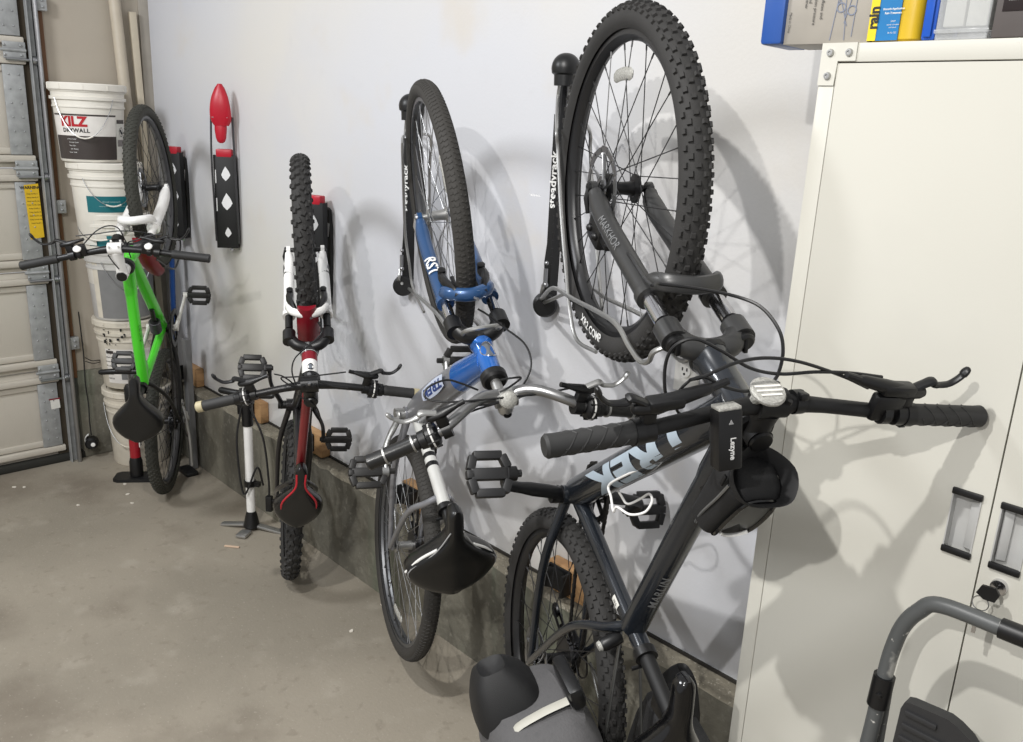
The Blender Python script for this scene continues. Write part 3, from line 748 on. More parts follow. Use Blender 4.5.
    if fk.get('vbrake'):
        for s in (1, -1):
            mb = MB(); f0 = legf+rl+.014; a0 = btop-.050
            mb.tube(spline([B(s*(lw-.006), a0, f0), B(s*(lw-.004), a0+.035, f0+.012), B(s*(lw-.016), a0+.075, f0+.018), B(s*(lw-.022), a0+.10, f0+.012)], 5), [.014, .013, .012, .011, .010], 10, flat=.75)
            mb.lathe([(0, 0), (.010, 0), (.010, .014), (0, .016)], B(s*(lw-.006), a0, f0+.006), pf, 12)
            mb.box(B(s*(lw-.030), a0+.030, f0-.004), (.010, .008, .055), Matrix((YAX, pf, ax)).transposed(), bev=.003)
            mb.build('rim_brake_arm', M_blk, root, MS)
        mb = MB(); mb.tube([B(-lw+.02, btop+.045, legf+rl+.018), B(lw-.02, btop+.045, legf+rl+.018)], .0018, 6)
        mb.tube(spline([B(lw-.022, btop+.046, legf+rl+.018), B(lw*.1, btop+.052, legf+rl+.024), B(-lw*.2, btop+.075, legf+rl+.03)], 5), .0035, 8); mb.build('brake_noodle', M_steel, root, MS)
    if fk.get('disc'):
        mb = MB(); y = hub*.56+.012
        mb.box(B(y+.004, .055, legf-.052), (.036, .05, .07), Matrix((YAX, pf, ax)).transposed(), bev=.008); mb.box(B(y+.008, .10, legf-.04), (.02, .03, .05), Matrix((YAX, pf, ax)).transposed(), bev=.005)
        mb.ball(B(y+.022, .04, legf-.05), .009, 6); mb.ball(B(y+.022, .075, legf-.05), .009, 6); mb.build('brake_caliper', M_blk, root, MS)
    # ------------- stem, bar
    stm = sp['stem']; mb = MB(); bc = P['bc']; top = P['top']
    s0 = ht1+ax*.006
    if stm == 'ahead':
        mb.tube([s0, top+ax*.016], .0205, 20)
        mb.tube([top-pf*.006, top.lerp(bc, .35), bc-pf*.012], [.021, .018, .022], 18)
        mb.tube([bc-YAX*.024, bc+YAX*.024], .0225, 20)
        for y in (-.016, .016):
            for a in (-.02, .02): mb.lathe([(0, 0), (.004, 0), (.004, .006), (0, .006)], bc+YAX*y+ax*a+pf*.016, pf, 8)
        cap = MB(); cap.lathe([(0, 0), (.0175, 0), (.019, .002), (.017, .006), (0, .007)], top+ax*.016, ax, 20); 
    else:
        mb.tube([s0, top+ax*.0], .0125, 16)
        mb.tube(spline([top-ax*.03, top+ax*.004, top.lerp(bc, .5)+ax*.008, bc-pf*.006], 5), [.0165, .017, .017, .018], 16)
        mb.tube([bc-YAX*.024, bc+YAX*.024], .021, 18); mb.lathe([(0, -.004), (.012, -.004), (.012, .006), (0, .008)], bc+pf*.018+ax*.012, pf+ax*.3, 12)
        cap = MB(); cap.lathe([(0, 0), (.009, 0), (.009, .008), (0, .009)], top+ax*.016, ax, 14)
    stem = mb.build('stem', sp['stemm'], root, MS)
    cap.build('stem_cap', M_blk, stem)
    if sp.get('bolts'):
        for a_ in (-.017, .017): q = MB(); q.lathe([(0, 0), (.0062, 0), (.0055, .004), (.002, .004), (0, .003)], bc+ax*a_+pf*.0215, pf, 12); q.build('stem_bolt', M_steel, stem)
    if sp.get('bell'):
        mb = MB(); mb.lathe([(0, -.004), (.016, -.004), (.020, .004), (.018, .012), (.011, .017), (0, .018)], bc+pf*.012+ax*.018, (ax*.8+pf*.6), 24); mb.build('bell', M_refl, stem)
    hb = sp['bar']; bw = g['bw']; sb = g['sb']; br = g['br']; half = bw/2
    def barpt(t, s):      # t = distance from centre along Y, 0..half
        f = t/half
        if hb.get('swept'):
            k = min(1, max(0, (f-.10)/.40)); k = k*k*(3-2*k); rise = br*k
            back = sb*(max(0, f-.42)/.58)**1.1-hb.get('fwd', .0)*math.sin(PI*min(1, f/.55))
        else:
            k = min(1, max(0, (f-.08)/.62)); k = .45*k*k*(3-2*k)+.55*f; rise = br*k
            back = sb*(.35*f+.65*f**1.6)
        return bc+YAX*(s*t)+ax*rise-pf*back
    pts = [barpt(half*(1-i/20), 1) for i in range(21)]+[barpt(half*i/20, -1) for i in range(1, 21)]
    rads = [hb['r']*(1+.36*max(0, 1-abs(i-20)/5)) for i in range(41)]
    mb = MB(); mb.tube(pts, rads, 14); bar = mb.build('handlebar', hb['m'], root, MS)
    for s in (1, -1):
        d = (barpt(half, s)-barpt(half-.1, s)).normalized(); gl = hb['grip']; e = barpt(half, s)+d*.004; i0 = e-d*gl
        mb = MB(); gr = hb['gr']
        mb.tube([i0, i0+d*.006, i0+d*.012, e-d*.012, e-d*.003, e+d*.001], [gr*.96, gr*1.06, gr, gr, gr*1.05, gr*.85], 18)
        if hb.get('gripstyle') == 'lattice':
            for k in range(-6, 12):
                for sg in (1, -1):
                    q = []
                    for j in range(13):
                        t = (k*.022+j*.0052); 
                        if not (.012 < t < gl-.012): continue
                        x0, y0, z0 = frame(d, pf); a = sg*j*.42+k*.0
                        q.append(i0+d*t+(x0*math.cos(a)+y0*math.sin(a))*gr)
                    if len(q) > 2: mb.tube(q, .0012, 5)
        elif hb.get('gripstyle') == 'ribs':
            for k in range(8): 
                t = .02+k*(gl-.04)/7; mb.tube([i0+d*(t-.002), i0+d*(t+.002)], gr+.0012, 18)
        grip = mb.build('grip', hb['gripm'], bar)
        if hb.get('collar'):
            mb = MB(); mb.tube([i0-d*.010, i0+d*.004], gr+.0025, 18); mb.box(i0-d*.003-pf*.019, (.01, .01, .012)); mb.build('grip_clamp', hb['collar'], bar)
        if hb.get('endcap'):
            mb = MB(); mb.lathe([(gr*.6, -.002), (gr*1.06, 0), (gr*1.06, .016), (gr*.7, .020), (0, .020)], e, d, 16); mb.build('grip_end_cap', hb['endcap'], bar)
        if hb.get('rings'):
            for t in hb['rings']:
                mb = MB(); mb.tube([i0+d*(t-.002), i0+d*(t+.002)], gr+.003, 18); mb.build('grip_ring', M_alu, bar)
        # brake lever: clamp, perch, blade
        cpos = i0-d*hb.get('lev_in', .03); lv = hb['lever']
        out = d; fwd = (pf*math.cos(R(lv.get('tilt', 25)))-ax*math.sin(R(lv.get('tilt', 25)))).normalized()
        fwd = (fwd-out*fwd.dot(out)).normalized()
        mb = MB(); mb.tube([cpos-d*.010, cpos+d*.010], hb['r']+.006, 16)
        n3 = out.cross(fwd)
        rotb = Matrix((out, fwd, n3)).transposed()
        if lv['style'] == 'hyd':
            mb.box(cpos+fwd*.022, (.020, .03, .016), rotb, bev=.003)
            c0 = cpos+fwd*.040
            mb.tube([c0-d*.085+fwd*.016, c0-d*.045+fwd*.008, c0-d*.01, c0+d*.018], [.0085, .011, .0125, .010], 12, roundend=True)
            mb.box(c0-d*.022+fwd*.004, (.055, .018, .024), rotb, bev=.005)
            mb.tube([c0-d*.115+fwd*.024, c0-d*.08+fwd*.014], [.005, .007], 10)
        else:
            mb.box(cpos+fwd*.024, (.024, .034, .018), rotb, bev=.004)
            c0 = cpos+fwd*.044
            mb.tube([c0-d*.040+fwd*.004, c0-d*.01, c0+d*.016+fwd*.0], [.007, .012, .012], 12, flat=.8, roundend=True)
            mb.tube([c0-d*.058+fwd*.006, c0-d*.036+fwd*.003], .0055, 10)
        lever = mb.build('brake_lever', lv.get('bm', M_blk), bar)
        mb = MB(); Lb = lv['len']
        bl = spline([c0+d*.002+fwd*.004, c0+d*.03+fwd*.020, c0+d*(Lb*.45)+fwd*.014, c0+d*(Lb*.75)+fwd*.016, c0+d*(Lb*.93)+fwd*(.022+lv.get('flare', .01)), c0+d*Lb+fwd*(.030+lv.get('flare', .01)*1.6)], 6)
        mb.tube(bl, [.0085, .009, .0075, .0065, .006, .006, .0075], 10, up=n3, flat=.62, roundend=True)
        if lv.get('bladem'): mb.build('brake_lever', lv['bladem'], bar)
        else:
            mb.build('lever_blade', lv.get('bm', M_blk), bar)
        # shifter
        sh = hb.get('shift'); 
        if sh == 'twist' and (s in hb.get('shift_sides', (1, -1))):
            q = i0-d*.012; mb = MB()
            mb.lathe([(hb['r'], -.034), (gr+.004, -.032), (gr+.010, -.026), (gr+.010, -.008), (gr+.004, -.004), (gr+.003, .010), (hb['r'], .012)], q+d*.0, d, 20)
            for k in range(10):
                a = 2*PI*k/10; x0, y0, z0 = frame(d); mb.tube([q+d*-.03+(x0*math.cos(a)+y0*math.sin(a))*(gr+.0095), q+d*-.006+(x0*math.cos(a)+y0*math.sin(a))*(gr+.0095)], .0022, 6)
            sft = mb.build('twist_shifter', M_blk, bar)
            mb = MB(); mb.lathe([(gr+.0085, -.0205), (gr+.0112, -.0195), (gr+.0112, -.0165), (gr+.0085, -.0155)], q, d, 24, closed=True); mb.build('shifter_ring', M_white, bar)
        elif sh == 'trigger' and (s in hb.get('shift_sides', (1, -1))):
            q = cpos-d*.028; mb = MB(); 
            mb.box(q+fwd*.012-n3*.0, (.05, .045, .02), rotb, bev=.006); mb.tube([q-d*.005, q+d*.008], hb['r']+.005, 14); mb.box(q+fwd*.028+d*.02, (.03, .012, .012), rotb, bev=.004); mb.build('trigger_shifter', M_blk, bar)
            if hb.get('dial'):
                mb = MB(); mb.lathe([(0, 0), (.014, 0), (.014, .004), (.010, .007), (0, .008)], q+fwd*.024+ax*.010, (ax*.6+pf), 18); mb.build('gear_display', hb['dial'], bar)
    # ------------- seatpost and saddle
    sd = P['sd']; sad = P['sad']; ss = sp['saddle']
    mb = MB(); p0 = P['sc']+sd*(fm.get('ext', .06)-.03); p1 = sad-sd*.045
    mb.tube([p0, p1], ss.get('pr', .0135), 18); mb.tube([p1-sd*.006, p1+sd*.012], ss.get('pr', .0135)+.004, 18); mb.box(p1+sd*.012, (.05, .04, .016), bev=.005)
    mb.build('seat_post', ss['pm'], root)
    tilt = Matrix.Rotation(R(ss.get('tilt', -5)), 4, 'Y')
    SM = Matrix.Translation(sad) @ Matrix.Rotation(R(ss.get('yaw', 0)), 4, 'Z') @ Matrix.Translation(V(ss['nose'], 0, 0)) @ tilt
    mb = MB(); mb.loft(saddle_mesh(ss['L'], ss['W'], ss['th'], ss.get('cut', 0))); sdl = mb.build('saddle', ss['m'], root, SM, sharp=60)
    mb = MB()
    for s in (1, -1): mb.tube(spline([V(-.06, s*.008, -.028), V(-.09, s*.018, -.042), V(-.17, s*.022, -.044), V(-.22, s*.032, -.03)], 5), .0035, 8)
    mb.build('saddle_rails', M_dsteel, sdl)
    for (pts, r_, m_) in ss.get('lines', []):
        rings = saddle_mesh(ss['L'], ss['W'], ss['th'], ss.get('cut', 0)); q = []
        for t, u in pts:      # t along, u = index fraction around the upper half, 0 right edge .. 1 left edge
            i = t*22; i0_ = min(21, int(i)); fr = i-i0_; j = u*10; j0 = min(9, int(j)); fj = j-j0
            def G(a, b): return rings[a][b % 20]
            q.append(G(i0_, j0).lerp(G(i0_+1, j0), fr).lerp(G(i0_, j0+1).lerp(G(i0_+1, j0+1), fr), fj))
        mb = MB(); mb.tube(spline(q, 5), r_, 8); mb.build('saddle_piping', m_, sdl)
    # ------------- drivetrain
    bb = P['bb']; cd = P['cd']; pq = g['pq']; pw = g['pw']
    ck = sp['crk']; cring = ck['ring']
    mb = MB(); yr = -.045; x0, y0, z0 = frame(YAX)
    nt_ = int(cring*420)
    mb.lathe([(cring-.016, yr-.0015), (cring-.003, yr-.0015), (cring-.003, yr+.0015), (cring-.016, yr+.0015)], bb, YAX, 40, closed=True)
    for i in range(nt_):
        a = 2*PI*i/nt_; d = x0*math.cos(a)+y0*math.sin(a); mb.box(bb+d*(cring-.001)+YAX*yr, (.006, .006, .0026), Matrix((d, YAX.cross(d), YAX)).transposed(), taper=1)
    for i in range(5):
        a = 2*PI*i/5+sp['crank']; d = Vector((math.cos(a), 0, math.sin(a))); mb.tube([bb+YAX*yr, bb+YAX*yr+d*(cring-.012)], .008, 8, flat=.5)
    if ck.get('ring2'): mb.lathe([(ck['ring2']-.014, yr+.006), (ck['ring2'], yr+.006), (ck['ring2'], yr+.009), (ck['ring2']-.014, yr+.009)], bb, YAX, 36, closed=True)
    mb.build('chainring', ck['ringm'], root)
    if ck.get('guard'):
        mb = MB(); mb.lathe([(cring-.012, yr-.008), (cring+.010, yr-.008), (cring+.011, yr-.004), (cring-.012, yr-.005)], bb, YAX, 40, closed=True); mb.build('chain_guard', ck['guard'], root)
    for s in (1, -1):
        mb = MB(); c1 = bb+cd*s+YAX*s*(pq-pw+.002); c0 = bb+YAX*s*.040; c00 = bb+YAX*s*.062
        mb.tube(spline([bb+YAX*s*.056, bb+cd*s*.12+YAX*s*.060, bb+cd*s*.55+YAX*s*(pq-pw-.008), c1], 6), [ck['r']*1.35, ck['r']*1.1, ck['r']*.9, ck['r']*.95], 12, flat=.62, up=cd.cross(YAX), roundend=True)
        mb.tube([bb+YAX*s*.03, bb+YAX*s*.066], ck['r']*1.25, 16); mb.lathe([(0, -.009), (ck['r']*1.05, -.009), (ck['r']*1.05, .009), (0, .009)], c1, YAX, 14)
        arm = mb.build('crank_arm', ck['m'], root)
        cl_ = INV @ CAM_POS-(bb+cd*s); cl_ = (cl_-YAX*cl_.y).normalized(); cl_ = Matrix.Rotation(R(ck.get('ptilt', 12)*s), 3, 'Y') @ cl_; pu = YAX.cross(cl_)
        pedal(arm, bb+cd*s+YAX*s*pq, s, ck['pedm'], pu, ck.get('refl'), ck.get('psize', (.096, .086)))
    # chain
    rc_ = (W.get('cassette') or [.035])[len(W.get('cassette') or [1])//2]
    mb = MB(); q = []
    yc = yr; dv = (V(0, 0, 0)-bb); L_ = dv.length; dv.normalize(); up = dv.cross(YAX).normalized()
    for i in range(11):
        a = -PI/2+PI*i/10; q.append(bb+YAX*yc-dv*math.cos(a)*cring+up*math.sin(a)*cring)
    for i in range(9):
        a = PI/2-PI*i/8; q.append(YAX*yc+dv*math.cos(a)*rc_+up*math.sin(a)*rc_)
    mb.tube(q, .0042, 6, closed=True)
    dense = []
    for i in range(len(q)):
        a, b = q[i], q[(i+1) % len(q)]; n_ = max(1, int((b-a).length/.0127))
        for k in range(n_): dense.append((a.lerp(b, k/n_), (b-a).normalized()))
    for k, (p, d) in enumerate(dense):
        mb.box(p, (.009, .0075 if k % 2 else .006, .0085), Matrix((d, YAX, d.cross(YAX))).transposed())
    mb.build('chain', M_chain, root)
    # rear derailleur
    if sp.get('rd', True):
        mb = MB(); h0 = V(-.01, -.068, -.03)
        mb.tube(spline([h0, V(-.012, -.078, -.055), V(.012, -.07, -.085)], 5), [.012, .014, .011], 10)
        for p in (V(.015, -.046, -.082), V(.035, -.046, -.145)): mb.lathe([(0, -.005), (.018, -.004), (.020, 0), (.018, .004), (0, .005)], p, YAX, 16)
        mb.tube([V(.012, -.053, -.075), V(.037, -.053, -.15)], .007, 8, flat=.4, up=ZAX); mb.tube([V(.012, -.039, -.075), V(.037, -.039, -.15)], .006, 8, flat=.4, up=ZAX)
        mb.build('rear_derailleur', sp.get('rdm', M_anod), root)
        mb = MB(); mb.tube(spline([V(.03, -.07, .01), V(-.05, -.085, .01), V(-.085, -.085, -.03), V(-.03, -.08, -.055)], 6), .0025, 6); mb.build('shift_cable', M_cable, root)
    sp['P'] = P; sp['root'] = root; sp['L'] = L; sp['LP'] = LP; sp['INV'] = INV; sp['MS'] = MS; sp['frm'] = frm; sp['fork_o'] = fork; sp['low_o'] = low; sp['bar_o'] = bar; sp['B'] = B; sp['dtp'] = dtp; sp['barpt'] = barpt; sp['fw_o'] = fw_; sp['rw_o'] = rw_; sp['M'] = root_M
    return sp

def cable(sp, name, runs, r=.0025, m_=None, n=7):
    mb = MB()
    for q in runs: mb.tube(spline(q, n), r, 7)
    return mb.build(name, m_ or M_cable, sp['root'])

# lettering wrapped on a tube from a to b (radius r); 'out' = side of the tube that carries the text, text reads from a towards b
def tube_text(a, b, r, out, ac=0., flip=False):
    d = (b-a).normalized(); o = (out-d*out.dot(d)).normalized(); u = o.cross(d)
    mid = (a+b)/2
    def f(p):
        th = p.y/r+ac
        return mid+d*p.x+(o*math.cos(th)+u*math.sin(th))*(r+.0008+p.z)
    return f
FIT = {
 1: dict(pos=(0.6642, -0.3035, 0.3474), R=((0.02724, -0.54762, 0.83628), (0.00557, -0.83650, -0.54795), (0.99961, 0.01958, -0.01973)), steer=0.0886, crank=2.3611, g={'rw': 0.3307, 'fw': 0.3333, 'wb': 1.0417, 'cs': 0.4303, 'drop': 0.035, 'ha': 70.3421, 'off': 0.0428, 'a2c': 0.4636, 'hl': 0.1134, 'sh_': 0.056, 'sl': 0.1058, 'bw': 0.6338, 'sb': 0.0398, 'br': 0.0267, 'sta': 72.3413, 'st': 0.42, 'sp': 0.6141, 'cl': 0.172, 'pq': 0.1384, 'nose': 0.1296, 'fbh': 0.06, 'rbh': 0.07, 'cin': 0.0, 'pw': 0.0602, 'tw': 0.05}),
 2: dict(pos=(1.6680, -0.2382, 0.3110), R=((0.21359, -0.45807, 0.86287), (-0.03659, -0.88639, -0.46150), (0.97624, 0.06700, -0.20608)), steer=0.1271, crank=0.0615, g={'rw': 0.2989, 'fw': 0.3044, 'wb': 0.9924, 'cs': 0.4031, 'drop': 0.0085, 'ha': 69.8907, 'off': 0.0451, 'a2c': 0.4102, 'hl': 0.1137, 'sh_': 0.0666, 'sl': 0.0578, 'bw': 0.573, 'sb': 0.0538, 'br': 0.0098, 'sta': 72.5507, 'st': 0.42, 'sp': 0.4418, 'cl': 0.15, 'pq': 0.1565, 'nose': 0.1375, 'fbh': 0.06, 'rbh': 0.07, 'cin': 0.0, 'pw': 0.0562, 'tw': 0.05}),
 3: dict(pos=(2.4414, -0.2823, 0.4472), R=((0.12418, -0.38570, 0.91423), (0.01118, -0.92076, -0.38997), (0.99220, 0.05865, -0.11003)), steer=0.2209, crank=2.3409, g={'rw': 0.3448, 'fw': 0.3467, 'wb': 1.0335, 'cs': 0.4366, 'drop': 0.0284, 'ha': 69.9218, 'off': 0.0463, 'a2c': 0.4696, 'hl': 0.1247, 'sh_': 0.0904, 'sl': 0.0305, 'bw': 0.6092, 'sb': 0.0578, 'br': 0.0599, 'sta': 73.1531, 'st': 0.3804, 'sp': 0.5255, 'cl': 0.172, 'pq': 0.1581, 'nose': 0.141, 'fbh': 0.06, 'rbh': 0.07, 'cin': 0.0, 'pw': 0.0498, 'tw': 0.05}),
 4: dict(pos=(3.1643, -0.3612, 0.4648), R=((0.07389, -0.44777, 0.89109), (0.01338, -0.89301, -0.44985), (0.99718, 0.04516, -0.05999)), steer=0.0654, crank=0.8039, g={'rw': 0.3672, 'fw': 0.3568, 'wb': 1.1384, 'cs': 0.4422, 'drop': 0.0121, 'ha': 68.9364, 'off': 0.0388, 'a2c': 0.4934, 'hl': 0.1168, 'sh_': 0.062, 'sl': 0.0619, 'bw': 0.6955, 'sb': 0.0149, 'br': 0.0408, 'sta': 73.3299, 'st': 0.3624, 'sp': 0.6251, 'cl': 0.172, 'pq': 0.2556, 'nose': 0.0994, 'fbh': 0.06, 'rbh': 0.07, 'cin': 0.0, 'pw': 0.0499, 'tw': 0.055}),
}
# ------------------------------------------------------------------ the four bikes
def rows_mtb(k=1.):
    return [(-38, .012*k, .010*k, 0, .0042, 0), (38, .012*k, .010*k, .5, .0042, 0), (-14, .010*k, .010*k, .5, .0038, 0), (14, .010*k, .010*k, 0, .0038, 0), (-58, .011*k, .008*k, .5, .0042, 0), (58, .011*k, .008*k, 0, .0042, 0)]
# --- bike 4: dark trail bike, nearest
s4 = dict(FIT[4]); g = s4['g']; g['hl'] = .163; g['sh_'] = .016
s4.update(label='dark navy trail bike with big knobbly tires, hung nearest beside the white cabinet', fhub=.055, rhub=.070,
  wheel=dict(tw=.056, rimw=.028, rimd=.022, rim=mat('black rim', (40, 40, 41), .35, .3), tyre=M_rubber, tread=dict(N=76, h=.005, rows=rows_mtb(.92)), hubm=M_blk, spokes=32, spoke=M_spokeblk, sr=.00115, flange=.030, disc=.082, cassette=[.055, .050, .045, .040, .035, .030, .026, .022], reflector=-.1, noref_rear=True, qr=M_blk),
  frame=dict(dr=.0355, tr=.026, hr=.029, dth=.118, tth=.018, ttd=-.01, dbow=.004, tbow=-.004, sr=.0175, cr=.0105, ext=.075, ssd=-.005, ssz=-.02, ssb=.02), fmat=[M_navy], headset=M_blk,
  fork=dict(lw=.062, rl=.0205, rs=.0155, crr=.021, crownm=M_forkgrey, stm=M_chrome, lowm=M_forkgrey, arch=.05, archf=.045, archr=.016, archflat=.55, low=.02, disc=True, knobs=True),
  stem='ahead', stemm=M_blkm,
  bar=dict(m=M_blkm, r=.0115, grip=.132, gr=.0165, gripm=mat('grip rubber', (40, 40, 40), .62), gripstyle='lattice', collar=M_blk, lev_in=.016, shift='trigger', shift_sides=(-1,), lever=dict(style='hyd', len=.080, tilt=8, flare=.006)),
  saddle=dict(L=.27, W=.15, th=.03, nose=.115, m=M_blkg, pm=M_blkm, tilt=-4, pr=.0150),
  crk=dict(ring=.070, ringm=M_blk, m=M_blk, r=.015, pedm=mat('pedal plastic', (34, 34, 35), .5), pu=(.25, 0, .97), pu2=(.75, 0, .66), psize=(.080, .078), refl=None))
bicycle(s4)
# --- bike 3: blue and silver step-through
s3 = dict(FIT[3]); s3['g']['st'] = .365
s3.update(label='blue and silver city bike with swept silver handlebar and curved frame tube', fhub=.044, rhub=.05,
  wheel=dict(tw=.048, rimw=.028, rimd=.009, rim=mat('grey alloy rim', (96, 97, 99), .38, .7), tyre=mat('city tyre', (48, 46, 43), .75, bump=.25, bscale=300), tread=dict(N=150, h=.0015, rows=[(-20, .005, .012, 0, .0015, 25), (20, .005, .012, .5, .0015, -25), (-46, .005, .010, 0, .0015, 10), (46, .005, .010, .5, .0015, -10)]), hubm=M_alu, spokes=36, spoke=M_wire, sr=.0011, flange=.020, cassette=[.052, .044, .038, .032, .028, .024], reflector=.9, qr=M_chrome),
  frame=dict(dr=.036, tr=.02, hr=.0235, dth=.060, swoop=(-.032, 0, -.055), notop=True, mi2=2, mib=1, sr=.0175, cr=.0095, ext=.012, ssd=.03, ssz=.01, ssb=.02), fmat=[M_bluep, M_silverp, mat('pearl white paint', (206, 206, 202), .3, .15, coat=.4)], headset=M_blk,
  fork=dict(lw=.055, rl=.0185, rs=.0125, crr=.019, crownm=M_blk, stm=M_chrome, lowm=M_bluedk, arch=.052, archf=.042, archr=.0165, archflat=.8, low=.022, vbrake=True),
  stem='quill', stemm=M_alu, bell=True,
  bar=dict(swept=True, fwd=.02, m=mat('satin silver bar', (150, 150, 150), .32, .85), r=.0118, grip=.115, gr=.0165, gripm=mat('smooth grip', (30, 30, 30), .3), collar=None, rings=(.012, .075), lev_in=.062, shift='twist', lever=dict(style='v', len=.09, tilt=10, bladem=M_alu, flare=.010)),
  saddle=dict(L=.262, W=.25, th=.055, nose=.105, yaw=6, m=mat('black vinyl', (18, 18, 18), .28, coat=.15), pm=M_blk, tilt=-8, pr=.0135, lines=[([(.22, .78), (.45, .86), (.7, .9), (.92, .86)], .0018, mat('grey piping', (150, 150, 150), .4)), ([(.22, .22), (.45, .14), (.7, .1), (.92, .14)], .0018, mat('grey piping', (150, 150, 150), .4)), ([(.42, .92), (.55, .955), (.72, .97)], .004, M_white), ([(.42, .08), (.55, .045), (.72, .03)], .004, M_white)]),
  crk=dict(ring=.085, ringm=M_alu, m=M_alu, r=.014, pedm=mat('black pedal', (34, 33, 32), .5), pu=(.4, 0, .92), pu2=(.85, 0, .5), psize=(.094, .074), refl=M_cream, guard=M_blk))
bicycle(s3)
# --- bike 2: red and black junior bike
s2 = dict(FIT[2]); s2['g']['st'] = .36; s2['pos'] = tuple(Vector(s2['pos'])+(CAM_POS-Vector(s2['pos'])).normalized()*.032)
s2.update(label='red and black junior mountain bike with white suspension fork', fhub=.048, rhub=.058,
  wheel=dict(tw=.054, rimw=.028, rimd=.018, rim=mat('black rim', (40, 40, 41), .35, .3), tyre=M_rubber, tread=dict(N=44, h=.007, rows=[(-14, .018, .012, 0, .005, 22), (14, .018, .012, .5, .005, -22), (-38, .016, .013, .25, .005, -15), (38, .016, .013, .75, .005, 15), (-60, .014, .010, .0, .005, 0), (60, .014, .010, .5, .005, 0)]), hubm=M_blk, spokes=28, spoke=M_spokeblk, sr=.0011, flange=.02, cassette=[.048, .042, .036, .03, .026], qr=M_blk),
  frame=dict(dr=.020, tr=.0145, hr=.022, dth=.04, tth=.03, ttd=.02, tbow=-.010, mi2=1, mis=2, mib=2, sr=.0150, cr=.0088, ext=.03, ssd=.02, ssz=.012), fmat=[mat('black frame paint', (24, 22, 23), .3, coat=.4), M_redpaint, mat('black frame paint', (24, 22, 23), .3, coat=.4)], headset=M_blk,
  fork=dict(lw=.056, rl=.0165, rs=.0115, crr=.017, crownm=M_blk, stm=M_blk, lowm=M_wpaint, arch=.062, archf=.045, archr=.0125, archflat=.8, low=.038, vbrake=True),
  stem='ahead', stemm=M_blk, bolts=True,
  bar=dict(m=M_blk, r=.0105, grip=.09, gr=.0148, gripm=M_silvgrip, lev_in=.050, shift='twist', endcap=M_cream, lever=dict(style='v', len=.080, tilt=15, flare=.008)),
  saddle=dict(L=.25, W=.165, th=.035, nose=.130, m=M_blkg, pm=M_blk, tilt=-8, pr=.0135, lines=[([(.10, .72), (.3, .74), (.6, .76), (.97, .82)], .0034, mat('red piping', (176, 34, 46), .4)), ([(.10, .28), (.3, .26), (.6, .24), (.97, .18)], .0034, mat('red piping', (176, 34, 46), .4))]),
  crk=dict(ring=.062, ringm=M_blk, m=M_blk, r=.012, pedm=mat('black pedal', (34, 33, 32), .5), pu=(.75, 0, .66), pu2=(.8, 0, .6), psize=(.080, .070)))
bicycle(s2)
# --- bike 1: bright green
s1 = dict(FIT[1])
s1.update(label='bright green mountain bike with white stem and white fork, hung furthest by the buckets', fhub=.05, rhub=.066,
  wheel=dict(tw=.05, rimw=.026, rimd=.019, rim=mat('grey rim', (88, 88, 90), .35, .5), tyre=mat('green grey tyre', (54, 54, 48), .8, bump=.2, bscale=300), tread=dict(N=86, h=.003, rows=[(-12, .008, .009, 0, .003, 0), (12, .008, .009, .5, .003, 0), (-34, .008, .009, .5, .003, 0), (34, .008, .009, 0, .003, 0), (-56, .008, .007, 0, .003, 0), (56, .008, .007, .5, .003, 0)]), hubm=M_blk, spokes=32, spoke=M_spokeblk, sr=.0011, flange=.02, cassette=[.052, .046, .040, .034, .028, .024], disc=.08, qr=M_steel),
  frame=dict(dr=.023, tr=.021, hr=.0245, dth=.035, tth=.025, ttd=.0, tbow=.006, mib=1, sr=.016, cr=.009, ext=.03, ssd=-.0, ssz=.014), fmat=[M_green, M_blk], headset=M_blk,
  fork=dict(lw=.058, rl=.0215, rs=.014, crr=.020, crownm=M_blk, stm=M_white, lowm=M_wpaint, arch=.068, archf=.055, archr=.0165, archflat=.8, low=.022),
  stem='ahead', stemm=M_wpaint,
  bar=dict(m=M_blk, r=.0115, grip=.13, gr=.0155, gripm=mat('plain grip', (38, 38, 38), .6), lev_in=.05, shift='trigger', dial=M_white, lever=dict(style='v', len=.105, tilt=10, flare=.016)),
  saddle=dict(L=.27, W=.195, th=.05, nose=.130, m=mat('black vinyl', (18, 18, 18), .28, coat=.15), pm=M_blk, tilt=-6, pr=.0135),
  crk=dict(ring=.075, ringm=M_blk, m=mat('white crank', (214, 212, 206), .35, coat=.3), r=.012, pedm=mat('black pedal', (34, 33, 32), .5), pu=(.75, 0, .66), pu2=(.85, 0, .55), refl=M_amber, psize=(.085, .07), guard=M_blk), rdm=M_alu)
bicycle(s1)
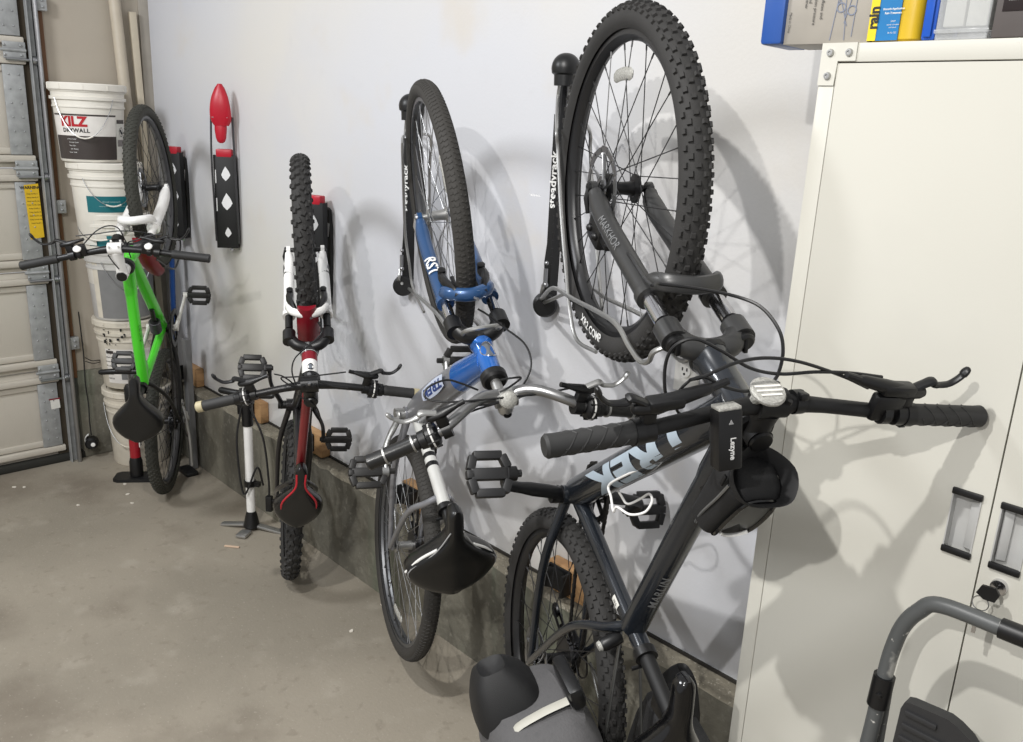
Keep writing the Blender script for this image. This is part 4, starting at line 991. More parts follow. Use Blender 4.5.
# ------------------------------------------------------------------ wall racks and tyre rests
def rack_red(x, z0, z1, label, folded=True, wheel=None, sw=52):
    t = thing('wall_bike_rack', label, 'bike rack', Matrix.Translation((x, 0, z0)), 'red and black wall bike racks')
    h = z1-z0
    mb = MB()
    # back plate screwed to the wall: waisted outline
    out = [(.006, 0), (.034, .0), (.040, .05), (.046, h*.45), (.046, h*.75), (.036, h*.93), (.02, h*.95), (.006, h*.95)]
    Mx = mtx(V(0, -.002, 0), XAX, ZAX, -YAX)
    mb.prism([(p[0]+.012, p[1]) for p in out], .012, Mx)
    mb.build('back_plate', M_blkm, t)
    # front channel with cut-outs
    mb = MB(); y0 = -.050; SW = Matrix.Translation((.012, -.03, 0)) @ Matrix.Rotation(R(sw), 4, 'Z') @ Matrix.Translation((.012, .012, 0))
    mb.box((-.012, y0, h*.5), (.088, .004, h), bev=.001); mb.box((-.055, y0+.012, h*.5), (.003, .026, h)); mb.box((.031, y0+.012, h*.5), (.003, .026, h))
    mb.build('channel', M_blkm, t, SW)
    mb = MB()
    for zc, s in ((h*.80, 1.25), (h*.50, 1.5), (h*.17, .9)):
        mb = MB(); o = [(0, .026), (.010, .012), (.016, -.002), (.010, -.012), (0, -.022), (-.010, -.012), (-.014, -.002), (-.008, .012)]
        mb.prism([(a*s-.008, b*s) for a, b in o], .0012, mtx(V(0, y0-.0022, zc), XAX, ZAX, -YAX)); mb.build('cut_out', mat('wall seen through slots', (222, 222, 222), .6), t, SW)
    for zc in (h*.8, h*.5): mb = MB(); mb.box((-.049, y0-.0028, zc-.01), (.004, .001, .055)); mb.build('cut_out', mat('wall seen through slots', (222, 222, 222), .6), t, SW)
    mb = MB(); mb.box((.044, -.0155, h*.74), (.014, .001, .05), Matrix.Rotation(R(8), 3, 'Y')); mb.build('cut_out', mat('wall seen through slots', (222, 222, 222), .6), t)
    mb = MB(); mb.box((-.012, -.036, h+.008), (.066, .034, .034), bev=.005); mb.build('top_block', M_red, t, SW)
    mb = MB(); mb.lathe([(0, 0), (.006, 0), (.006, .02), (0, .02)], (.034, -.03, -.006), ZAX, 10); mb.lathe([(0, 0), (.009, 0), (.009, .006), (0, .006)], (.034, -.03, -.012), ZAX, 6); mb.build('pivot_bolt', M_chrome, t)
    # wire arm
    if folded:
        a0 = V(.030, -.050, .0); zt = h+.155
        lo, hi = V(-.046, -.085, .10), V(-.050, -.150, zt)
        mb = MB()
        mb.tube(spline([V(-.058, -.05, .03), V(-.058, -.058, h*.4), V(-.060, -.062, h*.95), V(-.054, -.064, zt)], 6), .0042, 8)
        mb.tube(spline([V(.036, -.05, .02), V(.036, -.058, h*.4), V(.034, -.062, h*.95), V(.032, -.064, zt)], 6), .0048, 8)
        mb.build('wire_arm', M_dsteel, t, SW)
        mb = MB(); rings = []
        for i in range(11):
            f = i/10; w = [.030, .040, .043, .043, .042, .040, .037, .033, .027, .020, .008][i]; zz = zt-.035+.165*f; yy = -.075-.014*math.sin(PI*f)
            rings.append([V(-.010+w*math.cos(2*PI*k/16), yy-.016*math.sin(2*PI*k/16)*(1 if math.sin(2*PI*k/16) > 0 else .8), zz) for k in range(16)])
        mb.loft(rings); mb.build('tire_hook', M_red, t, SW)
        mb = MB(); mb.tube([V(-.014, -.072, zt-.005), V(-.014, -.076, zt-.05), V(-.014, -.076, zt-.085)], [.024, .025, .021], 14, flat=.6, roundend=True); mb.build('hook_tongue', M_red, t, SW)
        mb = MB(); mb.tube([V(-.044, -.094, zt-.002), V(.020, -.094, zt-.002)], .002, 6); mb.build('hook_pin', M_chrome, t, SW)
    else:
        fa, u, n, r, th, f_ = wheel       # wheel centre, horizontal direction away from the wall, wheel axis, radius, cup angle
        o = V(x, 0, z0)
        W_ = lambda a, k, s: fa+(u*math.sin(a)-f_*math.cos(a))*(r+k)+n*s-o
        mb = MB()
        for s in (1, -1):
            mb.tube(spline([V(.024*s+.0, -.052, .03), V(.05, -.09, .0)+n*.03*s, W_(-.55, .018, .034*s), W_(-.1, .020, .034*s), W_(th, .016, .032*s)], 6), .0042, 8)
        mb.build('wire_arm', M_dsteel, t)
        mb = MB(); rings = []
        for i in range(9):
            f = i/8; a = th-.42+.78*f; w = [.030, .034, .035, .035, .035, .034, .033, .031, .027][i]
            c = W_(a, .026, 0); er = (u*math.sin(a)-f_*math.cos(a))
            rings.append([c+n*w*math.cos(2*PI*k/16)+er*(.012*math.sin(2*PI*k/16)+.016*(math.cos(2*PI*k/16)**2)*-.9) for k in range(16)])
        mb.loft(rings); mb.build('tire_hook', M_dred, t)
    return t
def swing(sp):
    Mw = sp['M'] @ sp['MS']; fa = Mw @ sp['P']['fa']; n = (Mw.to_3x3() @ YAX).normalized()
    u = ZAX.cross(n); u = -u if u.y > 0 else u
    f_ = (Mw.to_3x3() @ XAX).normalized(); u = (Mw.to_3x3() @ ZAX).normalized()
    return fa, u, n, f_
fa, u, n, f_ = swing(s1)
rack_red(.300, 1.12, 1.515, 'red and black wall rack holding the green bike wheel', False, (fa, u, n, s1['g']['fw'], .72, f_), 28)
rack_red(.800, 1.14, 1.53, 'empty black wall bike rack with its red hook folded up')
fa, u, n, f_ = swing(s2)
rack_red(1.545, 1.02, 1.405, 'red topped wall rack behind the red and black junior bike', False, (fa, u, n, s2['g']['fw'], 1.02, f_), 22)

def rack_silver(sp, x, z0, z1, label, toff, pathA, pathB):
    t = thing('wall_bike_rack', label, 'bike rack', Matrix.Translation((x, 0, z0)), 'black wall bike racks with silver wire arms')
    h = z1-z0; o = V(x, 0, z0); fa, u, n, f_ = swing(sp); r = sp['g']['fw']
    mb = MB(); out = [(-.012, 0), (.010, 0), (.012, h*.22), (.012, h), (-.010, h), (-.010, h*.32), (-.016, h*.22)]
    mb.prism(out, .030, mtx(V(0, -.001, 0), XAX, ZAX, -YAX)); mb.box((.0, -.016, h+.05), (.016, .016, .11))
    for k in range(10): mb.box((.012, -.032, .10+k*.022), (.006, .004, .010))
    plate = mb.build('back_plate', M_blkm, t)
    lettering([('steadyrack', .034, mtx(V(.001, -.0318, h*.66), ZAX, -XAX, -YAX), dict(bold=.0009, space=1.02))], M_wlett, t)
    mb = MB(); mb.lathe([(0, -.016), (.028, -.016), (.034, -.010), (.034, .010), (.028, .016), (0, .016)], V(.0, -.035, -.01), V(.75, -.66, 0), 24); mb.build('pivot_cover', M_blk, t)
    mb = MB(); mb.lathe([(0, 0), (.006, 0), (.006, .05), (0, .05)], V(.012, -.052, .045), ZAX, 10); mb.ball((.014, -.052, .05), .008, 6); mb.ball((.014, -.052, .11), .006, 6); mb.build('pivot_bolt', M_steel, t)
    # upper pivot link and domed hook cap
    W_ = lambda a, k, s: fa+(u*math.sin(a)-ZAX*math.cos(a))*(r+k)+n*s-o
    dome = V(.0+toff[0], toff[1], h+toff[2])
    mb = MB(); rings = []
    for i in range(10):
        f = i/9; a = f*PI/2; w = .037*math.cos(a*.97)+.0008; zz = .012+.038*math.sin(a)
        rings.append([dome+V(w*math.cos(2*PI*k/20)*1., w*math.sin(2*PI*k/20), zz) for k in range(20)])
    rings = [[dome+V(.029*math.cos(2*PI*k/20), .029*math.sin(2*PI*k/20), -.03) for k in range(20)], [dome+V(.030*math.cos(2*PI*k/20), .030*math.sin(2*PI*k/20), -.004) for k in range(20)], [dome+V(.036*math.cos(2*PI*k/20), .036*math.sin(2*PI*k/20), .0) for k in range(20)]]+rings
    mb.loft(rings); mb.build('hook_cap', M_blk, t)
    def wp(p, s):          # sight line onto the plane beside the tyre, mirrored for the far side
        q = at(p[0], p[1], fa+n*off, n); return q-o-(n*2*off if s < 0 else V(0, 0, 0))
    off = .040*(1 if n.dot(CAM_POS-fa) > 0 else -1)
    mb = MB()
    for s in (1, -1):
        mb.tube(spline([dome+n*.014*s+V(0, 0, -.02), dome+n*.018*s+V(0, 0, -.07)]+[wp(p, s) for p in pathA], 6), .0044, 8)
    mb.build('wire_cradle', M_alu, t)
    mb = MB()
    l1 = [wp(p, 1) for p in pathB]; l2 = [wp(p, -1) for p in pathB]
    st_ = [V(.006, -.052, .05), V(.004, -.056, .01)]
    mb.tube(spline(st_+l1+[(l1[-1]+l2[-1])/2+(l1[-1]-l1[-2]).normalized()*.018]+l2[::-1]+[V(.012, -.05, .0)], 6), .0052, 8)
    mb.build('support_arm', M_alu, t)
    return t
rack_silver(s4, 2.745, 1.245, 1.745, 'black and silver wall rack holding the dark trail bike wheel', (.036, -.045, .10), [(556.5, 128), (558, 150), (561, 210), (566, 270), (570, 312), (577, 340), (596, 352)], [(553, 288), (575, 300), (600, 313), (617, 325), (629, 346), (640, 361), (649, 361), (655, 351)])
rack_silver(s3, 2.085, 1.190, 1.655, 'black and silver wall rack holding the blue city bike wheel', (.036, -.04, .085), [(402.5, 140), (403, 170), (405, 230), (409, 262), (413, 288), (424, 312)], [(402, 283), (420, 298), (437, 314), (447, 328), (454, 336), (461, 336), (466, 331)])

M_wood = patch_mat('pine block', [(14, 5, .45, .7, (150, 112, 76), .7, 2., (1, 1, 5))], (178, 140, 98), .65, .1, 90)
def rest(x, label):
    t = thing('tire_rest', label, 'tire rest', Matrix.Translation((x, -.0, LEDGE+.002)), 'tire rests along the ledge')
    mb = MB(); mb.box((0, -.022, .048), (.15, .040, .092), bev=.003); mb.build('wood_block', M_wood, t)
    mb = MB(); 
    for s in (1, -1): mb.box((s*.040-.022, -.062, .052), (.010, .040, .070), bev=.003)
    mb.box((-.022, -.046, .052), (.085, .008, .075), bev=.003)
    mb.tube(spline([V(-.062, -.078, .052), V(-.05, -.062, .052), V(-.022, -.056, .052), V(.006, -.062, .052), V(.018, -.078, .052)], 4), .034, 8, flat=.15, up=ZAX)
    mb.build('rubber_cup', M_blkm, t)
for x, l in ((.335, 'pine block with black tire cup on the ledge beside the green bike rear wheel'), (.985, 'pine block with black tire cup on the ledge behind the white floor pump'), (1.487, 'pine block with black tire cup beside the junior bike rear wheel'), (2.175, 'pine block with tire cup seen through the blue city bike rear spokes'), (2.90, 'pine block with tire cup behind the dark trail bike rear wheel')): rest(x, l)
# ------------------------------------------------------------------ white steel storage cabinet
CX0, CW, CD, CH = 3.633, .775, .332, 1.867
M_cab = patch_mat('cream white powder coat', [(1.4, 3, .4, .7, (211, 209, 199), .6, 2.), (7, 3, .5, .8, (201, 199, 190), .3, 5.)], (206, 204, 194), .42, .02, 300)
cab = thing('storage_cabinet', 'tall cream white steel cabinet with two doors at the right', 'cabinet', Vector((CX0+CW/2, -CD/2, 0)))
OX = CX0+CW/2; OY = -CD/2
def K(x, y, z): return V(x-OX, y-OY, z)
mb = MB()
mb.box(K(CX0+.0008, -CD+.126, CH/2), (.0016, .246, CH-.004)); mb.box(K(CX0+CW-.0008, -CD+.126, CH/2), (.0016, .246, CH-.004))
mb.box(K(OX, -CD+.126, CH-.001), (CW-.004, .248, .002)); mb.box(K(OX, -CD+.248, CH/2), (CW-.004, .002, CH-.01)); mb.box(K(OX, -CD+.126, .05), (CW-.004, .24, .004))
st = .028
mb.box(K(CX0+st/2, -CD+.008, CH/2), (st, .016, CH), bev=.0015); mb.box(K(CX0+CW-st/2, -CD+.008, CH/2), (st, .016, CH), bev=.0015)
mb.box(K(OX, -CD+.008, CH-.014), (CW-.002, .016, .029), bev=.0015); mb.box(K(OX, -CD+.008, .04), (CW-.002, .016, .08), bev=.0015)
mb.build('carcass', M_cab, cab)
mb = MB(); mb.box(K(OX, -CD+.022, CH/2), (CW-.05, .006, CH-.06)); mb.build('dark_gap', mat('door gap', (36, 36, 34), .9), cab)
xm = 4.021; zt = CH-.0305; zb_ = .083
# handle cut-outs are built as separate recess boxes so the doors are made from panels around them
def door_panel(x0, x1, hx0, hx1, hz0, hz1):
    d = MB(); y = -CD+.007; th = .014
    def pn(a, b, c, e): d.box(K((a+b)/2, y, (c+e)/2), (b-a, th, e-c))
    pn(x0, hx0, zb_, zt); pn(hx1, x1, zb_, zt); pn(hx0, hx1, zb_, hz0); pn(hx0, hx1, hz1, zt)
    o = d.build('door', M_cab, cab)
    h = MB(); t_ = .0075
    yb = -CD+.0185; cx = (hx0+hx1)/2
    h.box(K(cx, yb, (hz0+hz1)/2), (hx1-hx0, .002, hz1-hz0)); h.box(K(hx0+.001, (y+yb)/2, (hz0+hz1)/2), (.002, .03, hz1-hz0)); h.box(K(hx1-.001, (y+yb)/2, (hz0+hz1)/2), (.002, .03, hz1-hz0))
    s = -1 if x0 < 3.9 else 1
    h.box(K(cx-s*.012, yb-.005, (hz0+hz1)/2), (.015, .008, hz1-hz0-.02), Matrix.Rotation(R(20*s), 3, 'Z'), bev=.002)
    h.build('handle', mat('brushed grey recess', (188, 188, 186), .42, .1), o)
    
    for zc in (hz0+.004, hz1-.004): h = MB(); h.box(K(cx, -CD-.002, zc), (hx1-hx0+.002, .007, .011), bev=.002); h.build('handle_end_cap', M_blk, o)
    return o
dl = door_panel(CX0+st+.0015, xm-.0013, 3.962, 4.006, 1.083, 1.192)
dr = door_panel(xm+.0013, CX0+CW-st-.0015, 4.034, 4.078, 1.083, 1.192)
mb = MB(); mb.lathe([(0, -.002), (.013, -.002), (.012, .008), (.006, .009), (0, .009)], K(4.055, -CD, 1.056), -YAX, 22); mb.build('lock', M_chrome, dr)
for s, xa in ((1, CX0), (-1, CX0+CW)):
    mb = MB(); w = .0028
    o = [(0, 0), (.060*s, 0), (.060*s, -.028), (.030*s, -.028), (.028*s, -.066), (0, -.066)]
    if s < 0: o = o[::-1]
    mb.prism(o, w, mtx(K(xa, -CD-.0002, CH+.001), XAX, ZAX, -YAX)); br = mb.build('corner_bracket', M_cab, cab)
    for dx, dz in ((.016, -.014), (.048, -.014), (.016, -.050)):
        mb = MB(); mb.lathe([(0, 0), (.0062, 0), (.0062, .0015), (.005, .0045), (.0026, .0046), (.0024, .003), (0, .003)], K(xa+dx*s, -CD-.003, CH+dz), -YAX, 14); mb.build('screw', M_alu, br)
# keys in the lock
ky = thing('key_ring', 'small keys hanging from the lock of the right cabinet door', 'keys', Vector((4.055, -CD-.012, 1.056)))
mb = MB(); mb.box((0, -.012, -.001), (.003, .018, .008)); mb.prism([(-.016, -.006), (-.010, .009), (.010, .011), (.017, .002), (.012, -.012), (-.004, -.013)], .005, mtx(V(-.005, -.021, .0), XAX, ZAX, -YAX)); mb.build('key_head', M_blk, ky)
mb = MB(); rp = [V(-.012+.012*math.cos(2*PI*k/20), -.024, -.022+.012*math.sin(2*PI*k/20)) for k in range(20)]; mb.tube(rp, .0009, 5, closed=True); mb.build('split_ring', M_steel, ky)
mb = MB(); mb.box((-.013, -.026, -.046), (.010, .003, .028), bev=.001); mb.build('spare_key_head', M_blk, ky)
mb = MB(); mb.box((-.013, -.026, -.066), (.006, .0018, .016)); mb.build('spare_key_blade', M_chrome, ky)
# ------------------------------------------------------------------ things on top of the cabinet
TOPZ = CH+.0012
def Tt(x, y, rz=0): return Matrix.Translation((x, y, TOPZ)) @ Matrix.Rotation(R(rz), 4, 'Z')
# silver and blue packaging box hanging over the corner
bx_ = thing('cardboard_box', 'silver and blue printed box overhanging the left corner of the cabinet top', 'box', Tt(3.520, -.330, 4))
M_sil = mat('silver card', (168, 162, 152), .45, .25); M_bluec = mat('blue card', (46, 86, 160), .35)
bx_w, bx_d, bx_h = .180, .10, .20
mb = MB(); mb.box((bx_w/2+.018, bx_d/2, bx_h/2), (bx_w-.036, bx_d, bx_h), bev=.001); mb.build('carton', M_sil, bx_)
mb = MB(); mb.box((.016, bx_d/2-.004, bx_h/2), (.040, bx_d+.01, bx_h), bev=.006); mb.build('blue_end', M_bluec, bx_)
FM = lambda x, z, y=-.0015: mtx(V(x, y, z), ZAX, -XAX, -YAX)     # vertical text on the front face
FMd = lambda x, z, y=-.0015: mtx(V(x, y, z), -ZAX, XAX, -YAX)
lettering([('Made in China', .0055, FMd(.044, .035)), ('for cleaner', .0075, FMd(.070, .072)), ('quality and', .0075, FMd(.076, .080)), ('protection pressure', .0075, FMd(.086, .060)), ('a cleaner inflates and', .0075, FMd(.098, .070))], M_blett, bx_)
mb = MB(); random.seed(4)
for (x, z, a, l) in ((.122, .03, 6, .09), (.138, .03, -4, .09), (.128, .05, 20, .03), (.146, .05, 12, .08), (.134, .03, -20, .05), (.154, .03, 2, .08)):
    mb.box((x, -.0006, z+.02), (.0012, .001, l), Matrix.Rotation(R(a), 3, 'Y'))
for (x, z) in ((.130, .055), (.148, .05)): mb.lathe([(.006, 0), (.008, 0), (.008, .001), (.006, .001)], V(x, -.0002, z), -YAX, 16, closed=True)
mb.build('line_drawing', mat('grey blue ink', (120, 126, 142), .5), bx_)
# yellow bottle with a blue label
bt = thing('spray_bottle', 'yellow plastic bottle with a blue label on the cabinet top', 'bottle', Tt(3.7405, -.296, 0))
M_yel = mat('yellow plastic', (206, 170, 16), .35, coat=.2); M_yel2 = mat('bright yellow label', (236, 206, 30), .4); M_blab = mat('blue label', (26, 116, 176), .35)
rings = []
for z, w, d in ((0, .036, .022), (.004, .040, .026), (.10, .040, .026), (.15, .036, .022), (.19, .020, .018), (.21, .013, .013), (.24, .013, .013)):
    rings.append([V(w*abs(math.cos(a))**.55*(1 if math.cos(a) >= 0 else -1), d*abs(math.sin(a))**.55*(1 if math.sin(a) >= 0 else -1), z) for a in [2*PI*k/28 for k in range(28)]])
mb = MB(); mb.loft(rings); mb.build('bottle', M_yel, bt)
mb = MB(); mb.box((-.0135, -.0278, .072), (.0005+.046, .002, .14)); mb.build('paper_label', M_blab, bt)
mb = MB(); mb.box((-.0315, -.0290, .072), (.0135, .002, .14)); mb.build('label_band', M_yel2, bt)
lettering([('rain', .022, mtx(V(-.0312, -.0305, .036), ZAX, -XAX, -YAX), dict(bold=.0009))], M_blett, bt)
lettering([('Smooth Application', .0042, mtx(V(-.002, -.0292, .048), XAX, ZAX, -YAX), dict(bold=.0001)), ('Rain Treatment', .0042, mtx(V(-.002, -.0292, .042), XAX, ZAX, -YAX), dict(bold=.0001)), ('EASY', .0035, mtx(V(-.0, -.0292, .030), XAX, ZAX, -YAX)), ('repels rain sleet', .003, mtx(V(-.0, -.0292, .025), XAX, ZAX, -YAX)), ('and snow', .003, mtx(V(-.0, -.0292, .021), XAX, ZAX, -YAX)), ('16 FL OZ', .0035, mtx(V(-.0, -.0292, .013), XAX, ZAX, -YAX))], M_wlett, bt)
# blue box standing on edge
bb_ = thing('blue_case', 'narrow bright blue plastic case beside the yellow bottle', 'case', Tt(3.7945, -.275, 0))
mb = MB(); mb.box((0, 0, .07), (.022, .09, .14), bev=.005); mb.box((.0, -.047, .07), (.012, .006, .13), bev=.002); mb.build('case_shell', mat('blue plastic', (24, 84, 186), .3, coat=.2), bb_)
# clear box of white cards
cb = thing('clear_box', 'clear plastic box holding white cards on the cabinet top', 'box', Tt(3.8450, -.285, 0))
M_clear = mat('cloudy clear plastic', (214, 216, 216), .15, alpha=.30)
mb = MB(); w, d, h, tk = .072, .08, .12, .0025
mb.box((0, 0, tk/2+.0005), (w, d, tk)); mb.box((-w/2, 0, h/2), (tk, d, h)); mb.box((w/2, 0, h/2), (tk, d, h)); mb.box((0, -d/2, h/2), (w, tk, h)); mb.box((0, d/2, h/2), (w, tk, h)); mb.box((0, -d/2-.002, .012), (w+.006, .004, .006), bev=.001)
mb.build('box_shell', M_clear, cb)
for x in (-.0175, .0155):
    cd_ = MB(); cd_.box((0, 0, .052), (.030, .060, .090), bev=.002); cd_.xform(Matrix.Translation((3.8450+x, -.285, TOPZ+.012)))
    o = cd_.build('card_stack', M_card); tag(o, 'stack of white cards standing in the left half of the clear box' if x < 0 else 'stack of white cards standing in the right half of the clear box', 'cards', 'white cards in the clear box')
# dark grey package with a barcode
dk = thing('retail_package', 'dark grey package with a white barcode sticker at the cabinet top right', 'package', Tt(3.9250, -.285, 0))
mb = MB(); mb.box((.022, 0, .065), (.12, .085, .13), bev=.004); mb.build('carton', mat('dark grey card', (88, 82, 80), .5), dk)
mb = MB(); mb.box((.015, -.0432, .078), (.085, .001, .085), bev=.0004); mb.build('printed_panel', mat('dark brown print', (34, 24, 24), .4), dk)
mb = MB(); mb.box((-.010, -.0440, .075), (.022, .001, .05)); mb.build('paper_label', M_card, dk)
mb = MB(); mb.box((.016, -.0440, .058), (.012, .001, .034)); mb.build('paper_label', mat('grey sticker', (150, 148, 146), .5), dk)
mb = MB(); random.seed(2)
z = .056
while z < .078:
    t_ = random.choice((.0005, .0009, .0014)); mb.box((-.010, -.0446, z), (.016, .0006, t_)); z += t_+random.choice((.0008, .0012))
mb.build('barcode', M_blett, dk)
# ------------------------------------------------------------------ folded step stool leaning on the cabinet
M_stool = patch_mat('worn grey stool paint', [(16, 5, .62, .70, (196, 194, 186), .5, 3.), (70, 3, .66, .72, (214, 212, 205), .8, 6.)], (82, 84, 84), .42, .03, 200)
sl = thing('step_stool', 'folded grey metal step stool with ribbed black step leaning before the cabinet', 'step stool', Vector((4.18, -.45, 0)))
ctr = Vector((0, -.45, 0)); pn = Vector((0, -1, .03)).normalized()
Q = lambda px, py, off=0.: at(px, py, Vector((4.0, -.45+off, .9)), pn)-Vector((4.18, -.45, 0))
a_ = [Q(868, 742), Q(877, 706), Q(884, 678), Q(892, 650), Q(903, 626), Q(919, 611), Q(940, 605), Q(966, 612), Q(1000, 626)]
zt_ = a_[6].z
right = [V(-p.x, p.y, p.z) for p in a_[:5]]
bot = V(a_[0].x-.035, a_[0].y-.02, .03); 
top_l = [bot, bot.lerp(a_[0], .5)]+a_[:7]
w2 = -a_[4].x
top_r = [V(.0, a_[6].y, zt_+.008)]
pts = [bot, bot.lerp(a_[0], .6)]+a_[:7]+[V(-.08, a_[6].y, zt_+.003), V(0, a_[6].y, zt_+.004)]
pts = pts+[V(-p.x, p.y, p.z) for p in pts[-2::-1]]
mb = MB(); mb.tube(spline(pts, 6), .0125, 14); mb.build('handle_frame', M_stool, sl)
g0 = V(-.085, a_[6].y, zt_+.003)
mb = MB(); mb.tube([g0, V(0, a_[6].y, zt_+.004), V(.085, a_[6].y, zt_+.003)], .0155, 14, roundend=False); mb.build('hand_grip', M_blk, sl)
for s in (1, -1):
    j = Q(881, 690); j = V(j.x*(1 if s > 0 else -1), j.y, j.z); e = (Q(884, 672)-Q(874, 712)).normalized(); e = V(e.x*(1 if s > 0 else -1), e.y, e.z)
    mb = MB(); mb.tube([j-e*.028, j+e*.028], .017, 14); mb.lathe([(0, 0), (.005, 0), (.004, .004), (0, .005)], j+V(.004, -.016, 0), -YAX, 10); mb.build('leg_joint', M_blk, sl)
    mb = MB(); f0 = V(j.x*.98, j.y+.05, .02); mb.tube([V(j.x, j.y+.02, j.z), f0], .011, 12); mb.build('rear_leg', M_stool, sl)
# ribbed steps
def step(dz, yy):
    q = [Q(893, 746), Q(903, 706), Q(907, 700), Q(913, 701), Q(950, 717), Q(960, 725), Q(972, 738), Q(980, 752)]
    o = [(p.x, p.z+dz) for p in q]; zb = q[0].z-.20+dz
    o = [(o[0][0]-.012, zb)]+o+[(o[-1][0]+.012, zb)]; o = o[::-1]
    mb = MB(); Mx = mtx(V(0, yy, 0), XAX, ZAX, -YAX); mb.prism(o, .022, Mx)
    for k in range(9):
        z = q[3].z-.018-.024*k+dz; t = min(1, k/3.)
        xa = q[1].x+.008-.0015*k; xb = q[4].x-.012+(q[7].x-q[4].x)*t
        mb.box(Mx @ V((xa+xb)/2, z, .0235), (xb-xa, .006, .009), bev=.0015)
    mb.build('step', mat('ribbed step rubber', (44, 44, 45), .5), sl)
step(0, .012); step(-.30, .03)
# ------------------------------------------------------------------ gear on the dark trail bike
LB = s4['L']; P4 = s4['P']; M4 = s4['M']; R4 = M4.to_3x3(); MS4 = s4['MS']
bc4 = MS4 @ P4['bc']; ax4 = (MS4.to_3x3() @ P4['ax']).normalized(); pf4 = (MS4.to_3x3() @ P4['pf']).normalized(); y4 = (MS4.to_3x3() @ YAX).normalized()
# reflector disc on the bar beside the stem
c = bc4+pf4*.030+ax4*.030+y4*.004
c = LB(767, 393, .035)
mb = MB(); nd = (pf4*.98+ax4*.12).normalized(); x_, y_, z_ = frame(nd, y4)
mb.lathe([(0, -.006), (.018, -.006), (.0255, .0), (.0262, .004), (.024, .007), (0, .008)], c, nd, 28); mb.tube([c-nd*.005, c-nd*.03-ax4*.015], .008, 10); rf = mb.build('bar_reflector', M_refl, s4['root'])
mb = MB()
for k in (-.006, .002, .010): mb.box(c+nd*.0082+y_*k, (.040 if k < .01 else .032, .0035, .001), Matrix((x_, y_, z_)).transposed())
mb.build('reflector_ridge', mat('milky reflector ridge', (228, 226, 220), .3), rf)
mb = MB(); q = bc4-y4*.045+pf4*.0; mb.tube([q-y4*.008, q+y4*.008], .0185, 16); mb.box(q+pf4*.018+ax4*.008, (.012, .014, .014), bev=.003); mb.build('bar_clamp', M_blk, s4['root'], None)
# headlight: upright black block with a clear lens on top
hl = thing('bike_headlight', 'black rectangular bike headlight clamped to the dark trail bike handlebar', 'bike light')
cw = LB(726, 438, .045); zl = (XAX*.985-ZAX*.10+y4*.14).normalized(); yl = (y4-zl*y4.dot(zl)).normalized(); nl = yl.cross(zl)
hm = M4 @ mtx(cw, -yl, -nl if False else nl, zl); hl.matrix_world = hm @ Matrix.Diagonal((.94, .94, .94, 1))
# local: x toward the right of the bike, z along the beam, -y or +y toward the rider
sgn = 1 if (R4 @ nl).dot(CAM_POS-M4 @ cw) > 0 else -1
mb = MB(); mb.box((0, 0, 0), (.040, .030, .094), bev=.004); mb.build('light_body', mat('black light housing', (16, 16, 17), .38), hl)
mb = MB(); mb.box((0, 0, .049), (.037, .027, .006), bev=.002); mb.build('lens', M_refl, hl)
mb = MB(); mb.box((0, -sgn*.022, .0), (.026, .016, .026), bev=.003); mb.build('light_mount', M_blk, hl)
lettering([('Lezyne', .0125, mtx(V(.003, sgn*.0156, -.012), V(0, 0, -1), V(-sgn, 0, 0), V(0, sgn, 0)), dict(bold=.0003))], M_wlett, hl)
mb = MB(); mb.prism([(-.004, 0), (.004, 0), (0, .007)], .0006, mtx(V(0.0, sgn*.0152, .026), V(-sgn, 0, 0), ZAX, V(0, sgn, 0))); mb.build('power_mark', mat('pale grey print', (150, 150, 150), .5), hl)
# bag strapped on the top tube behind the stem
tt0 = P4['htt']-P4['ax']*.022; tt1 = P4['sc']-P4['sd']*-.01
dt = (tt1-tt0).normalized(); up = (ZAX-dt*ZAX.dot(dt)).normalized(); sd_ = dt.cross(up)     # sd_: to the rider's left or right
bag = thing('top_tube_bag', 'black top tube bag with clear phone window strapped on the dark trail bike', 'bike bag')
bo = tt0+dt*.112+up*.026
bag.matrix_world = M4 @ mtx(bo, dt, YAX, up) @ Matrix.Diagonal((.90, .94, .88, 1))
rings = []
for i in range(13):
    t = i/12; x = -.085+.185*t
    hgt = .105*(1-.42*t**1.5)*min(1, .55+t*4)*min(1, .35+(1-t)*4.5); wd = .046*min(1, .75+t*2)*min(1, .5+(1-t)*3)
    ring = []
    for k in range(20):
        a = 2*PI*k/20; cc, s_ = math.cos(a), math.sin(a)
        ring.append(V(x+.012*math.sin(PI*t)*0, wd*abs(cc)**.45*(1 if cc > 0 else -1), hgt*.5+hgt*.5*abs(s_)**.5*(1 if s_ > 0 else -1)))
    rings.append(ring)
mb = MB(); mb.loft(rings); mb.build('bag_body', mat('black nylon', (17, 17, 18), .65, bump=.15, bscale=500), bag)
